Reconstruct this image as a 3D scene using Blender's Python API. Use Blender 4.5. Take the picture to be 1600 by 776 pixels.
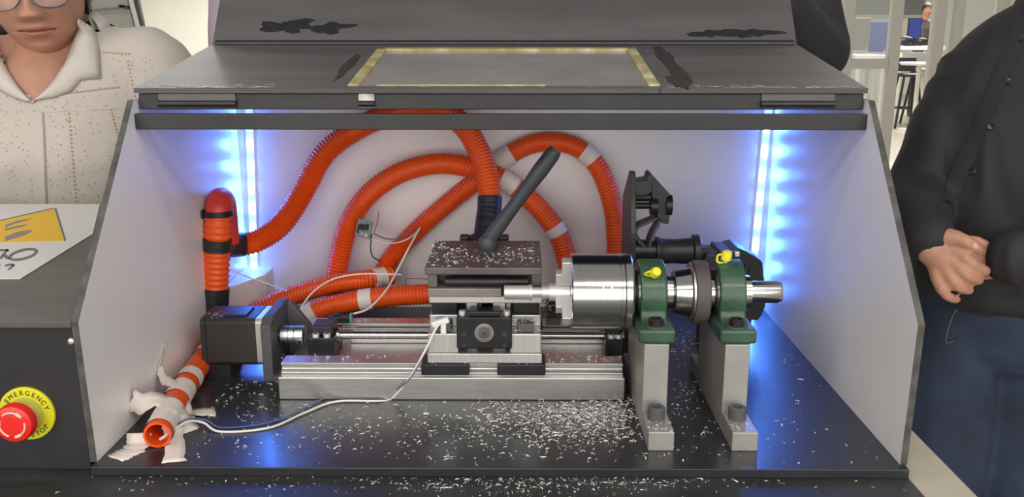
import bpy, bmesh, math, random
from mathutils import Vector, Matrix, noise
random.seed(7)
R = math.radians
for o in list(bpy.data.objects): bpy.data.objects.remove(o)
SC = bpy.context.scene
COL = SC.collection
# ------------------------------------------------------------------ camera
TH, YAW, FPX = R(13.5), R(0.45), 1410.0
CAM = Vector((0.02, -0.783, 0.397))
cd = bpy.data.cameras.new('camera'); cam = bpy.data.objects.new('camera', cd); COL.objects.link(cam)
cam.location = CAM; cam.rotation_euler = (R(90) - TH, 0, YAW)
cd.sensor_width = 36; cd.lens = 36 * FPX / 1600; cd.clip_start = 0.02; cd.clip_end = 100
SC.camera = cam
# ------------------------------------------------------------------ light
SC.view_settings.view_transform = 'Standard'
SC.view_settings.look = 'None'
SC.view_settings.gamma = 1
SC.view_settings.use_curve_mapping = False
SC.view_settings.exposure = 0.0
w = bpy.data.worlds.new('world'); SC.world = w; w.use_nodes = True
w.node_tree.nodes['Background'].inputs[0].default_value = (1.0, 0.965, 0.92, 1)
w.node_tree.nodes['Background'].inputs[1].default_value = 0.30
def area(name, loc, sx, sy, power, color=(1, .96, .9)):
    l = bpy.data.lights.new(name, 'AREA'); l.shape = 'RECTANGLE'; l.size = sx; l.size_y = sy; l.energy = power; l.color = color
    o = bpy.data.objects.new(name, l); COL.objects.link(o); o.location = loc
    return o
for i, (x, y) in enumerate([(-1.6, -0.9), (1.4, -0.9), (-1.6, 2.2), (1.8, 2.2)]):
    area('ceiling_lamp', (x, y, 1.9), 1.2, 0.3, 9)
fill_obj = area('front_fill', (0.0, -3.9, 0.75), 10.0, 2.2, 170, (1, .965, .93)); fill_obj.rotation_euler = (R(90), 0, 0)   # added fill light behind the viewer, brightens the box interior from the front
for x in (-1.2, 1.2): area('ceiling_panel', (x, -2.1, 1.9), 1.8, 0.5, 34)
for i, (x, y) in enumerate([(-3, 6.5), (3.5, 7.5), (5, 11.5), (7, 14.5), (-3, 13), (-6, 17), (0, 17)]):
    area('far_ceiling_and_fill_lamp', (x, y, 1.9), 1.6, 1.0, 150)  # the pair nearest the back wall is added fill to brighten it
# ------------------------------------------------------------------ helpers
_cy, _sy = math.cos(YAW), math.sin(YAW)
FW = Vector((-_sy * math.cos(TH), _cy * math.cos(TH), -math.sin(TH)))
RT = Vector((_cy, _sy, 0)); UPV = Vector((-_sy * math.sin(TH), _cy * math.sin(TH), math.cos(TH)))
def U(px, py, x=None, y=None, z=None):
    """pixel -> world point on the plane x=, y= or z="""
    d = FW + RT * ((px - 800) / FPX) + UPV * ((388 - py) / FPX)
    if y is not None: t = (y - CAM.y) / d.y
    elif z is not None: t = (z - CAM.z) / d.z
    else: t = (x - CAM.x) / d.x
    return CAM + d * t
WL = {}
class MB:
    def __init__(s): s.v = []; s.f = []; s.m = []
    def add(s, vs, fs, m=0):
        b = len(s.v); s.v += [Vector(p) for p in vs]; s.f += [tuple(b + i for i in f) for f in fs]; s.m += [m] * len(fs); return s
    def box(s, x0, x1, y0, y1, z0, z1, m=0):
        return s.add([(x, y, z) for z in (z0, z1) for y in (y0, y1) for x in (x0, x1)],
                     [(0, 2, 3, 1), (4, 5, 7, 6), (0, 1, 5, 4), (2, 6, 7, 3), (0, 4, 6, 2), (1, 3, 7, 5)], m)
    def obox(s, c, ax, ay, az, m=0):
        c, ax, ay, az = map(Vector, (c, ax, ay, az))
        return s.add([c + ax * i + ay * j + az * k for k in (-1, 1) for j in (-1, 1) for i in (-1, 1)],
                     [(0, 2, 3, 1), (4, 5, 7, 6), (0, 1, 5, 4), (2, 6, 7, 3), (0, 4, 6, 2), (1, 3, 7, 5)], m)
    def lathe(s, o, ax, prof, seg=32, caps=True, m=0):
        """prof: list of (distance along axis, radius)"""
        o = Vector(o); ax = Vector(ax).normalized(); u = ax.orthogonal().normalized(); w_ = ax.cross(u)
        vs = []; fs = []
        for d, r in prof:
            for k in range(seg):
                a = 2 * math.pi * k / seg; vs.append(o + ax * d + (u * math.cos(a) + w_ * math.sin(a)) * r)
        n = len(prof)
        for i in range(n - 1):
            for k in range(seg):
                k2 = (k + 1) % seg; fs.append((i * seg + k, i * seg + k2, (i + 1) * seg + k2, (i + 1) * seg + k))
        if caps: fs.append(tuple(range(seg - 1, -1, -1))); fs.append(tuple((n - 1) * seg + k for k in range(seg)))
        return s.add(vs, fs, m)
    def cyl(s, p0, p1, r, r1=None, seg=24, m=0):
        p0, p1 = Vector(p0), Vector(p1); return s.lathe(p0, p1 - p0, [(0, r), ((p1 - p0).length, r if r1 is None else r1)], seg, True, m)
    def prism(s, poly, fn0, fn1, m=0):
        n = len(poly); vs = [fn0(p) for p in poly] + [fn1(p) for p in poly]
        return s.add(vs, [tuple(range(n - 1, -1, -1)), tuple(range(n, 2 * n))] + [(i, (i + 1) % n, n + (i + 1) % n, n + i) for i in range(n)], m)
    def prx(s, poly, x0, x1, m=0): return s.prism(poly, lambda p: (x0, p[0], p[1]), lambda p: (x1, p[0], p[1]), m)
    def pry(s, poly, y0, y1, m=0): return s.prism(poly, lambda p: (p[0], y1, p[1]), lambda p: (p[0], y0, p[1]), m)
    def prz(s, poly, z0, z1, m=0): return s.prism(poly, lambda p: (p[0], p[1], z0), lambda p: (p[0], p[1], z1), m)
    def tube(s, pts, r, seg=14, caps=True, m=0, closed=False, flat=None):
        """sweep a circle; r: number, list or function(arc length)"""
        pts = [Vector(p) for p in pts]; n = len(pts)
        T = []
        for i in range(n):
            a = pts[i - 1] if (i or closed) else pts[0]; b = pts[(i + 1) % n] if (i < n - 1 or closed) else pts[-1]
            T.append((b - a).normalized())
        N = T[0].orthogonal().normalized() if flat is None else Vector(flat)
        vs = []; L = 0
        for i in range(n):
            if i: L += (pts[i] - pts[i - 1]).length
            N = (N - T[i] * N.dot(T[i])).normalized(); B = T[i].cross(N)
            rr = r(L) if callable(r) else (r[i] if isinstance(r, list) else r)
            ra, rb = rr if isinstance(rr, (tuple, list)) else (rr, rr)
            for k in range(seg):
                a = 2 * math.pi * k / seg; vs.append(pts[i] + N * math.cos(a) * ra + B * math.sin(a) * rb)
        fs = []
        for i in range(n if closed else n - 1):
            j = (i + 1) % n
            for k in range(seg):
                k2 = (k + 1) % seg; fs.append((i * seg + k, i * seg + k2, j * seg + k2, j * seg + k))
        if caps and not closed: fs.append(tuple(range(seg - 1, -1, -1))); fs.append(tuple((n - 1) * seg + k for k in range(seg)))
        return s.add(vs, fs, m)
    def ball(s, c, rx, ry=None, rz=None, seg=16, rings=10, m=0, rot=None):
        ry = rx if ry is None else ry; rz = rx if rz is None else rz; c = Vector(c)
        vs = []
        M = rot or Matrix.Identity(3)
        for i in range(1, rings):
            t = math.pi * i / rings
            for k in range(seg):
                a = 2 * math.pi * k / seg; vs.append(c + M @ Vector((rx * math.sin(t) * math.cos(a), ry * math.sin(t) * math.sin(a), rz * math.cos(t))))
        top = len(vs); vs.append(c + M @ Vector((0, 0, rz))); vs.append(c + M @ Vector((0, 0, -rz)))
        fs = []
        for i in range(rings - 2):
            for k in range(seg):
                k2 = (k + 1) % seg; fs.append((i * seg + k, (i + 1) * seg + k, (i + 1) * seg + k2, i * seg + k2))
        for k in range(seg):
            k2 = (k + 1) % seg; fs.append((top, k, k2)); fs.append((top + 1, (rings - 2) * seg + k2, (rings - 2) * seg + k))
        return s.add(vs, fs, m)
    def loft(s, rings, m=0):
        """rings: list of equal-length closed loops"""
        n = len(rings[0]); vs = [p for r_ in rings for p in r_]; fs = []
        for i in range(len(rings) - 1):
            for k in range(n):
                k2 = (k + 1) % n; fs.append((i * n + k, i * n + k2, (i + 1) * n + k2, (i + 1) * n + k))
        fs.append(tuple(range(n - 1, -1, -1))); fs.append(tuple((len(rings) - 1) * n + k for k in range(n)))
        return s.add(vs, fs, m)
    def build(s, name, mats, parent=None, smooth=False, bevel=0, seg=2, angle=35):
        me = bpy.data.meshes.new(name)
        if parent is None:
            xs = [p.x for p in s.v]; ys = [p.y for p in s.v]; zs = [p.z for p in s.v]
            org = Vector(((min(xs) + max(xs)) / 2, (min(ys) + max(ys)) / 2, min(zs)))
        else: org = WL[parent.name]
        me.from_pydata([tuple(p - org) for p in s.v], [], s.f)
        bm = bmesh.new(); bm.from_mesh(me); bmesh.ops.recalc_face_normals(bm, faces=bm.faces); bm.to_mesh(me); bm.free()
        if not isinstance(mats, (list, tuple)): mats = [mats]
        for mt in mats: me.materials.append(mt)
        for i, p in enumerate(me.polygons): p.material_index = s.m[i]
        o = bpy.data.objects.new(name, me); COL.objects.link(o)
        if parent is None: o.location = org
        else: o.parent = parent
        WL[o.name] = org
        if smooth:
            me.polygons.foreach_set('use_smooth', [True] * len(me.polygons))
            me.set_sharp_from_angle(angle=R(angle))
        if bevel:
            b = o.modifiers.new('bevel', 'BEVEL'); b.width = bevel; b.segments = seg; b.limit_method = 'ANGLE'; b.angle_limit = R(40)
        return o
def tag(o, label, cat, group=None, kind=None):
    o['label'] = label; o['category'] = cat
    if group: o['group'] = group
    if kind: o['kind'] = kind
    return o
def struct(o): o['kind'] = 'structure'; return o
def stuff(o): o['kind'] = 'stuff'; return o
def thing(name, label, cat, loc, group=None):
    e = bpy.data.objects.new(name, None); COL.objects.link(e); e.location = loc; e.empty_display_size = .02
    WL[e.name] = Vector(loc); return tag(e, label, cat, group)
def spline(pts, step):
    pts = [Vector(p) for p in pts]; q = [pts[0] * 2 - pts[1]] + pts + [pts[-1] * 2 - pts[-2]]
    dense = []
    for i in range(1, len(q) - 2):
        for k in range(24):
            t = k / 24; a, b, c, d = q[i - 1], q[i], q[i + 1], q[i + 2]
            dense.append(0.5 * ((2 * b) + (c - a) * t + (2 * a - 5 * b + 4 * c - d) * t * t + (3 * b - a - 3 * c + d) * t ** 3))
    dense.append(pts[-1])
    L = [0]
    for i in range(1, len(dense)): L.append(L[-1] + (dense[i] - dense[i - 1]).length)
    n = max(2, int(L[-1] / step)); out = []; j = 0
    for k in range(n + 1):
        s_ = L[-1] * k / n
        while j < len(L) - 2 and L[j + 1] < s_: j += 1
        t = 0 if L[j + 1] == L[j] else (s_ - L[j]) / (L[j + 1] - L[j]); out.append(dense[j].lerp(dense[j + 1], min(1, t)))
    return out
# ------------------------------------------------------------------ materials
def mat(name, col, rough=.5, metal=0, coat=0, var=0, vscale=20, bump=0, bscale=80, emit=None, estr=0, alpha=1, trans=0, spec=.5, stretch=None, col2=None, lo=.35, hi=.65):
    m = bpy.data.materials.new(name); m.use_nodes = True; nt = m.node_tree; b = nt.nodes['Principled BSDF']
    b.inputs['Base Color'].default_value = (*col, 1); b.inputs['Roughness'].default_value = rough; b.inputs['Metallic'].default_value = metal
    b.inputs['Coat Weight'].default_value = coat; b.inputs['Coat Roughness'].default_value = .15; b.inputs['Specular IOR Level'].default_value = spec
    if emit: b.inputs['Emission Color'].default_value = (*emit, 1); b.inputs['Emission Strength'].default_value = estr
    if trans: b.inputs['Transmission Weight'].default_value = trans
    if alpha < 1: b.inputs['Alpha'].default_value = alpha
    if var or bump or col2:
        tc = nt.nodes.new('ShaderNodeTexCoord'); mp = nt.nodes.new('ShaderNodeMapping'); nt.links.new(tc.outputs['Object'], mp.inputs[0])
        if stretch: mp.inputs['Scale'].default_value = stretch
        n = nt.nodes.new('ShaderNodeTexNoise'); n.inputs['Scale'].default_value = vscale; n.inputs['Detail'].default_value = 5
        nt.links.new(mp.outputs[0], n.inputs['Vector'])
        if var or col2:
            cr = nt.nodes.new('ShaderNodeValToRGB'); cr.color_ramp.elements[0].position = lo; cr.color_ramp.elements[1].position = hi
            c0 = tuple(max(0, c * (1 - var)) for c in col); c1 = col2 if col2 else tuple(min(1, c * (1 + var)) for c in col)
            cr.color_ramp.elements[0].color = (*c0, 1); cr.color_ramp.elements[1].color = (*c1, 1)
            nt.links.new(n.outputs['Fac'], cr.inputs[0]); nt.links.new(cr.outputs[0], b.inputs['Base Color'])
        if bump:
            n2 = nt.nodes.new('ShaderNodeTexNoise'); n2.inputs['Scale'].default_value = bscale; n2.inputs['Detail'].default_value = 4
            nt.links.new(mp.outputs[0], n2.inputs['Vector'])
            bp = nt.nodes.new('ShaderNodeBump'); bp.inputs['Strength'].default_value = bump; bp.inputs['Distance'].default_value = .004
            nt.links.new(n2.outputs['Fac'], bp.inputs['Height']); nt.links.new(bp.outputs[0], b.inputs['Normal'])
    return m
M = {}
M['white'] = mat('white_melamine', (.86, .835, .815), .42, coat=.1, var=.03, vscale=6)
M['edge'] = mat('dark_panel_edge', (.075, .072, .066), .6, var=.35, vscale=60)
M['black'] = mat('black_painted_board', (.019, .0187, .019), .48, var=.25, vscale=9, bump=.06, bscale=120)
M['plate'] = mat('black_laminate', (.022, .024, .028), .33, coat=.15, var=.15, vscale=14)
M['table'] = mat('black_table_board', (.03, .03, .031), .45, var=.4, vscale=7, stretch=(1, 4, 1))
M['lid'] = mat('grey_black_paint', (.085, .08, .082), .42, var=.18, vscale=7, stretch=(.6, 3, 3), bump=.05)
M['smear'] = mat('wet_black_paint', (.012, .012, .013), .33, bump=.6, bscale=60)
M['glue'] = mat('yellowed_glue', (.50, .41, .16), .45, var=.3, vscale=40, col2=(.68, .63, .42), lo=.45, hi=.75)
M['chip'] = mat('bare_chipped_paint', (.45, .44, .42), .5, var=.4, vscale=90)
M['acrylic'] = mat('smoky_acrylic', (.30, .29, .285), .22, coat=.6, var=.15, vscale=10, spec=.7)
M['alu'] = mat('brushed_aluminium', (.62, .61, .59), .32, 1, var=.08, vscale=30, stretch=(1, 12, 12))
M['alu_satin'] = mat('satin_aluminium', (.60, .585, .555), .42, .85, var=.06, vscale=30, stretch=(12, 12, 1))
M['steel'] = mat('turned_steel', (.62, .61, .58), .17, 1, var=.06, vscale=60, stretch=(14, 1, 1))
M['rawalu'] = mat('bright_raw_aluminium', (.86, .85, .83), .35, .7)
M['grey_steel'] = mat('post_steel_grey', (.42, .405, .375), .42, .55, var=.08, vscale=20)
M['blackmetal'] = mat('black_oxide', (.018, .018, .02), .36, .2, var=.2, vscale=50)
M['blackplastic'] = mat('black_plastic', (.02, .02, .022), .42, 0, var=.2, vscale=40)
M['motor'] = mat('motor_black', (.032, .026, .026), .5, .1, var=.15)
M['print'] = mat('dark_grey_printed_plastic', (.085, .085, .088), .6, var=.1, bump=.1, bscale=200)
M['lever'] = mat('lever_grey', (.045, .049, .054), .5, var=.1, bump=.1, bscale=150)
M['tool'] = mat('worn_tool_steel', (.27, .235, .20), .38, .6, var=.3, vscale=14, stretch=(1, 3, 3))
M['toolpost'] = mat('dark_brown_steel', (.125, .11, .107), .42, .4, var=.15, vscale=25)
M['orange'] = mat('orange_hose_plastic', (.86, .098, .007), .38, var=.05)
M['redpipe'] = mat('red_pipe_plastic', (.75, .06, .035), .38)
M['blacktape'] = mat('black_tape', (.022, .022, .024), .4, bump=.2, bscale=60)
M['tape'] = mat('masking_tape', (.80, .715, .65), .6, var=.06, bump=.15, bscale=40)
M['green'] = mat('green_cast_iron', (.035, .088, .048), .34, coat=.2, var=.2, vscale=30, bump=.1, bscale=150)
M['yellow'] = mat('yellow_cap', (.78, .72, .02), .45)
M['rubber'] = mat('belt_rubber', (.085, .075, .07), .55, var=.15)
M['wirew'] = mat('white_wire', (.82, .78, .70), .45)
M['wireb'] = mat('blue_wire', (.10, .13, .30), .45)
M['wired'] = mat('dark_wire', (.03, .03, .03), .45)
M['wirer'] = mat('red_wire', (.5, .08, .06), .45)
M['pcb'] = mat('pcb_green_grey', (.24, .30, .29), .45, var=.2, vscale=200)
M['chipblack'] = mat('chip_black', (.03, .035, .035), .4)
M['led'] = mat('led_diode', (.9, .95, 1), .3, emit=(.055, .21, 1.0), estr=185)
M['ledstrip'] = mat('led_strip_base', (.75, .8, .9), .4, emit=(.35, .5, 1.0), estr=.8)
M['swarf'] = mat('aluminium_swarf', (.80, .79, .76), .4, .35)
M['estop_y'] = mat('estop_yellow', (.72, .70, .02), .42)
M['estop_r'] = mat('estop_red', (.80, .02, .012), .32, coat=.3)
M['estop_w'] = mat('estop_arrow_white', (.85, .55, .48), .5)
M['ink'] = mat('black_ink', (.03, .03, .03), .6)
M['greyink'] = mat('grey_ink', (.16, .17, .17), .6)
M['paper'] = mat('white_paper', (.78, .77, .75), .55)
M['yellowcard'] = mat('yellow_print', (.93, .55, .004), .5)
M['cream'] = mat('cream_laminate', (.52, .48, .38), .45, var=.06, vscale=30)
M['cab'] = mat('cabinet_black', (.020, .019, .021), .5, var=.15, vscale=10)
M['cabtop'] = mat('cabinet_top_grey', (.075, .073, .07), .4, var=.25, vscale=9, stretch=(1, 3, 1))
M['floor'] = mat('beige_floor', (.48, .45, .37), .3, coat=.2, var=.05, vscale=1.2)
M['wall'] = mat('cream_wall', (.80, .785, .71), .6, var=.03, vscale=1)
M['frame'] = mat('cream_aluminium_frame', (.62, .60, .52), .4)
M['glass'] = mat('partition_glass', (.80, .85, .80), .05, alpha=.22, spec=.6)
M['skin_f'] = mat('warm_skin', (.47, .235, .155), .48, var=.06, vscale=25, bump=.04, bscale=300)
M['lips'] = mat('lip_skin', (.44, .165, .125), .45)
M['skin_m'] = mat('tan_skin', (.52, .265, .175), .48, var=.10, vscale=30, bump=.08, bscale=250)
M['nail'] = mat('fingernail', (.68, .42, .34), .3)
M['hair'] = mat('dark_hair', (.02, .014, .011), .5, var=.3, vscale=80)
M['shirt_b'] = mat('black_cotton', (.022, .021, .024), .75, var=.2, vscale=5, bump=.25, bscale=14)
M['jeans'] = mat('dark_denim', (.015, .022, .046), .85, var=.35, vscale=6, bump=.15, bscale=300, col2=(.030, .047, .090))
M['seam'] = mat('denim_seam', (.12, .13, .16), .8)
M['lavender'] = mat('lavender_cotton', (.56, .46, .55), .8, var=.06, vscale=6, bump=.2, bscale=12)
M['blouse'] = mat('white_cotton', (.56, .51, .455), .8, var=.03, vscale=12, bump=.2, bscale=16)
M['collar'] = mat('white_collar_cotton', (.63, .585, .53), .75, bump=.1, bscale=20)
M['eyelet'] = mat('eyelet_shadow', (.36, .28, .22), .9)
M['button'] = mat('black_button', (.02, .02, .022), .25, coat=.4)
M['gunmetal'] = mat('glasses_metal', (.16, .15, .17), .25, .9)
M['lens'] = mat('clear_lens', (.95, .95, .95), .03, alpha=.10)
M['screenblue'] = mat('blue_screen', (.035, .05, .22), .3, emit=(.05, .08, .4), estr=.08)
M['greyboard'] = mat('grey_display_board', (.36, .36, .31), .5, var=.04)
M['grey'] = mat('mid_grey', (.25, .25, .24), .5)
M['bluechair'] = mat('blue_plastic', (.05, .07, .26), .45)

# ================================================================== SETTING
FZ = -0.95
struct(MB().box(-9, 14, -3, 19.5, FZ - .05, FZ).build('floor', M['floor']))
struct(MB().box(-9, 14, 19.5, 19.7, FZ, 2.0).build('wall_back', M['wall']))
struct(MB().box(-9.2, -9, -3, 19.7, FZ, 2.0).build('wall_left', M['wall']))
struct(MB().box(14, 14.2, -3, 19.7, FZ, 2.0).build('wall_right', M['wall']))
# aluminium and glass partition
PY = 5.2
def pxx(px, y=PY, py=60): return U(px, py, y=y).x
win = bpy.data.objects.new('window_1', None); COL.objects.link(win); win.location = (2.5, PY, FZ); WL['window_1'] = Vector((2.5, PY, FZ)); win['kind'] = 'structure'
posts = [(1322, .07), (1397, .065), (1463, .07), (1492, .06), (1560, .07), (1660, .07)]
px_x = []
for px, wd in posts:
    x = pxx(px); px_x.append(x); MB().box(x - wd / 2, x + wd / 2, PY - .04, PY + .04, FZ, 2.0).build('post', M['frame'], win, bevel=.006)
for a, b, zs in ((0, 1, (.20, -.7)), (2, 3, (.14, -.25, -.6)), (3, 4, (.30, -.6)), (4, 5, (.30, -.6))):
    for z in zs: MB().box(px_x[a] + .03, px_x[b] - .03, PY - .025, PY + .025, z - .035, z + .03).build('rail', M['frame'], win, bevel=.004)
    MB().box(px_x[a] + .03, px_x[b] - .03, PY - .004, PY + .004, FZ + .05, 1.98).build('pane', M['glass'], win)
for a, b in ((0, 1), (1, 2), (2, 3), (3, 4), (4, 5)):
    MB().box(px_x[a] + .03, px_x[b] - .03, PY - .03, PY + .03, 1.5, 1.58).build('rail', M['frame'], win)
xe = px_x[0]
pane = MB().box(xe - .62, xe - .035, PY - .004, PY + .004, FZ + .05, 1.98).build('pane', M['glass'], win)
MB().box(xe - .69, xe - .62, PY - .04, PY + .04, FZ, 2.0).build('post', M['frame'], win, bevel=.006)
MB().box(xe - .62, xe - .035, PY - .025, PY + .025, .12, .18).build('rail', M['frame'], win)

# table with cream worktop and black board
tx0, tx1, ty0, ty1 = -1.25, 0.437, -0.35, 0.62
t = thing('work_table', 'cream laminate work table under the whole machine, edge showing beside the jeans', 'table', (-.4, .15, FZ))
MB().box(tx0, tx1, ty0, ty1, -.040, -.0125).build('tabletop', M['cream'], t, bevel=.002)
for x in (tx0 + .06, tx1 - .06):
    for y in (ty0 + .06, ty1 - .06): MB().box(x - .025, x + .025, y - .025, y + .025, FZ, -.04).build('leg', M['grey'], t)
tag(MB().box(tx0 + .02, .385, ty0 + .01, .55, -.0125, -.009).build('black_board', M['table']), 'thin scratched black board laid over the cream table', 'board')

# ================================================================== ENCLOSURE
enc = thing('machine_enclosure', 'white-lined open machine guard box with black lid folded back', 'enclosure', (0, .25, -.009))
MB().box(-.382, .385, -.010, .507, -.009, 0).build('base_plate', M['plate'], enc, bevel=.0008)
prof = [(0, 0), (-.005, .14), (.16, .328), (.505, .328), (.505, 0)]
for s in (-1, 1):
    mb = MB(); xi, xo = s * .38, s * .3865
    n = len(prof)
    mb.add([(xi, p[0], p[1]) for p in prof], [tuple(range(n))], 0)
    mb.add([(xo, p[0], p[1]) for p in prof], [tuple(range(n))], 2)
    for i in range(n):
        a, b = prof[i], prof[(i + 1) % n]
        mb.add([(xi, *a), (xi, *b), (xo, *b), (xo, *a)], [(0, 1, 2, 3)], 1)
    mb.build('side_panel', [M['white'], M['edge'], M['black']], enc)['label'] = 'white side panel with dark cut edge'
MB().box(-.38, .38, .4995, .506, 0, .328).build('back_panel', M['white'], enc)
MB().box(-.382, .382, .20, .507, .3285, .3345).build('roof_panel', M['black'], enc)
# crossbar over the opening
zb0, zb1 = U(800, 203, y=.157).z, U(800, 178, y=.157).z
MB().box(-.3795, .3795, .157, .165, zb0, zb1).build('front_crossbar', M['black'], enc, bevel=.001)
# roof front strip with gap below (hinge rail)
MB().box(-.378, .378, .168, .205, zb1 + .0035, .3345).build('hinge_rail', M['black'], enc, bevel=.001)
for (pa, pb) in ((247, 368), (1190, 1305), (560, 585)):
    xa, xb = U(pa, 150, y=.166).x, U(pb, 150, y=.166).x
    hz0, hz1 = U(300, 168, y=.166).z, U(300, 146, y=.166).z
    h = MB().box(xa, xb, .1655, .168, hz0, hz1).build('hinge_leaf', M['lid'] if pa != 560 else M['chip'], enc, bevel=.0006)
    MB().cyl((xa, .166, hz0 + .004), (xb, .166, hz0 + .004), .0035, seg=12).build('hinge_knuckle', M['blackmetal'], h, smooth=True)
# lid: window section lying back, lower section standing up
LA, LB = Vector((0, .163, .340)), Vector((0, .42, .381))
ld = (LB - LA).normalized(); ln = Vector((0, -ld.z, ld.y))
def lp(x, t, h=0): return Vector((x, 0, 0)) + LA + ld * t + ln * h
LEN = (LB - LA).length
wx = [U(545, 146, y=.18).x, U(1030, 146, y=.18).x]; wt0, wt1 = .012, LEN - .03
mb = MB()
def slab(mb, x0, x1, t0, t1, h0, h1, m=0):
    return mb.obox(lp((x0 + x1) / 2, (t0 + t1) / 2, (h0 + h1) / 2), ((x1 - x0) / 2, 0, 0), ld * ((t1 - t0) / 2), ln * ((h1 - h0) / 2), m)
slab(mb, -.38, wx[0] + .004, 0, LEN, -.005, 0); slab(mb, wx[1] - .004, .38, 0, LEN, -.005, 0)
slab(mb, wx[0], wx[1], 0, wt0, -.005, -.0001); slab(mb, wx[0], wx[1], wt1, LEN, -.005, -.0001)
lid = mb.build('lid_window_section', M['lid'], enc)
slab(MB(), wx[0], wx[1], wt0, wt1, -.004, -.0015).build('window_pane', M['acrylic'], lid)
gw = .012
mb = MB(); slab(mb, wx[0], wx[0] + gw, wt0, wt1, -.002, .0014); slab(mb, wx[1] - gw, wx[1], wt0, wt1, -.002, .0014); slab(mb, wx[0], wx[1], wt1 - gw, wt1, -.002, .0014); slab(mb, wx[0] + .03, wx[1] - .12, wt0, wt0 + .003, -.002, .0012)
mb.build('glue_bead_frame', M['glue'], lid, bevel=.0008)
a52 = math.atan2(ld.z, ld.y) + R(44); ud = Vector((0, math.cos(a52), math.sin(a52))); un = Vector((0, -ud.z, ud.y))
MB().obox(LB + ud * .075 - un * .0025, (.38, 0, 0), ud * .075, un * .0025).build('lid_upper_section', M['lid'], enc)['label'] = 'upright grey-black flap of the lid'
MB().tube([LB + Vector((x, 0, 0)) + ln * .001 for x in (-.375, -.2, 0, .2, .375)], .0045, seg=10).build('joint_tape', M['smear'], enc, smooth=True)
def smear(fn, cx, cy, rx, ry, n=40, seed=0, h=.0007, amp=.55):
    rnd = random.Random(seed); mb = MB(); top = []; bot = []
    ph = [rnd.uniform(0, 6.28) for _ in range(6)]
    for k in range(n):
        a = 2 * math.pi * k / n; q = 1 + amp * sum(math.sin((j + 2) * a + ph[j]) / (j + 2) for j in range(6)) * .9 + rnd.uniform(-.12, .12)
        top.append(fn(cx + rx * q * math.cos(a), cy + ry * q * math.sin(a), h)); bot.append(fn(cx + rx * q * math.cos(a), cy + ry * q * math.sin(a), -.0002))
    c = fn(cx, cy, h * 1.4)
    mb.add(top + [c], [(k, (k + 1) % n, n) for k in range(n)]); mb.add(top + bot, [(k, n + k, n + (k + 1) % n, (k + 1) % n) for k in range(n)])
    return mb
def up_(x, t, h): return LB + Vector((x, 0, 0)) + ud * t + un * h
for px, py, rx, ry, sd in ((448, 44, .030, .011, 1), (515, 48, .026, .0075, 2), (1110, 62, .024, .006, 3), (1170, 60, .028, .007, 4)):
    p = U(px, py, y=.44); smear(up_, p.x, max(.012, (p - LB).dot(ud)), rx, ry, seed=sd).build('paint_smear', M['smear'], enc)
for px, py, rx, t_, rt, sd in ((1045, 115, .010, .14, .10, 5), (1060, 137, .012, .035, .03, 6), (545, 110, .005, .12, .08, 8)):
    p = U(px, py, y=LA.y + t_); smear(lp, p.x, t_, rx, rt, seed=sd, amp=.3).build('paint_smear', M['smear'], lid)
mb = MB(); rnd = random.Random(5)
for k in range(190):
    side = rnd.random(); x = rnd.uniform(-.378, -.24) if side < .5 else rnd.uniform(.17, .375) if side < .95 else rnd.uniform(-.2, .1)
    tt = abs(rnd.gauss(0, .006)); l = rnd.uniform(.002, .014); b_ = rnd.uniform(.0006, .0034)
    mb.add([lp(x, tt, .0004), lp(x + l, tt + rnd.uniform(-.001, .001), .0004), lp(x + l * .8, tt + b_, .0004), lp(x + l * .2, tt + b_, .0004)], [(0, 1, 2, 3)])
stuff(mb.build('scraped_paint_flecks', M['chip'], lid))

# LED strips: diodes are real lamps
def led_strip(label, pa, pb, group):
    a, b = U(*pa, y=.4985), U(*pb, y=.4985); a = b + (a - b) * 1.24
    a.z = min(a.z, .318)
    e = thing('led_strip', label, 'light', b, group)
    dr = (a - b).normalized(); L = (a - b).length; side = Vector((dr.z, 0, -dr.x))
    MB().obox((a + b) / 2 + Vector((0, -.0006, 0)), side * .0052, (0, .0007, 0), dr * (L / 2)).build('strip_tape', M['ledstrip'], e)
    n = 9
    for k in range(n):
        c = b + dr * (L * (k + .5) / n) + Vector((0, -.0022, 0))
        MB().obox(c, side * .0030, (0, .0010, 0), dr * .0075).build('diode', M['led'], e, bevel=.0006)
    return e
led_strip('lit white LED strip on the back wall near the red elbow', (390, 200), (398, 436), 'lit LED strips in the box corners')
led_strip('lit white LED strip on the back wall behind the silver shaft end', (1197, 205), (1172, 470), 'lit LED strips in the box corners')

# ================================================================== LATHE BED
YB = .150
bx0, bx1 = -.246, .137
bed = thing('lathe_bed', 'long silver aluminium lathe bed with two guide rails', 'machine bed', (-.055, YB + .08, 0))
MB().box(bx0, bx1, YB, YB + .172, 0, .0265).build('base_slab', M['alu'], bed, bevel=.0012)
for y0 in (YB + .004, YB + .142):
    mb = MB().prx([(y0, .0265), (y0 + .026, .0265), (y0 + .026, .031), (y0 + .022, .034), (y0 + .022, .036), (y0 + .025, .038), (y0 + .025, .0415), (y0 + .001, .0415), (y0 + .001, .038), (y0 + .004, .036), (y0 + .004, .034), (y0, .031)], bx0 + .003, bx1 - .002)
    mb.build('guide_rail', M['alu'], bed, bevel=.0005)
MB().box(bx0 + .06, bx1 - .004, YB + .112, YB + .136, .0265, .036).build('rear_step', M['alu'], bed, bevel=.001)
SY, SZ = YB + .088, .0455           # lead screw axis
sx0, sx1 = U(525, 533, y=SY).x, U(962, 533, y=SY).x
scr = thing('lead_screw', 'threaded steel lead screw between the black bearing blocks', 'screw', (0, SY, SZ))
pts = [Vector((sx0 - .02 + k * .00075, SY, SZ)) for k in range(int((sx1 - sx0 + .02) / .00075))]
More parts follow.
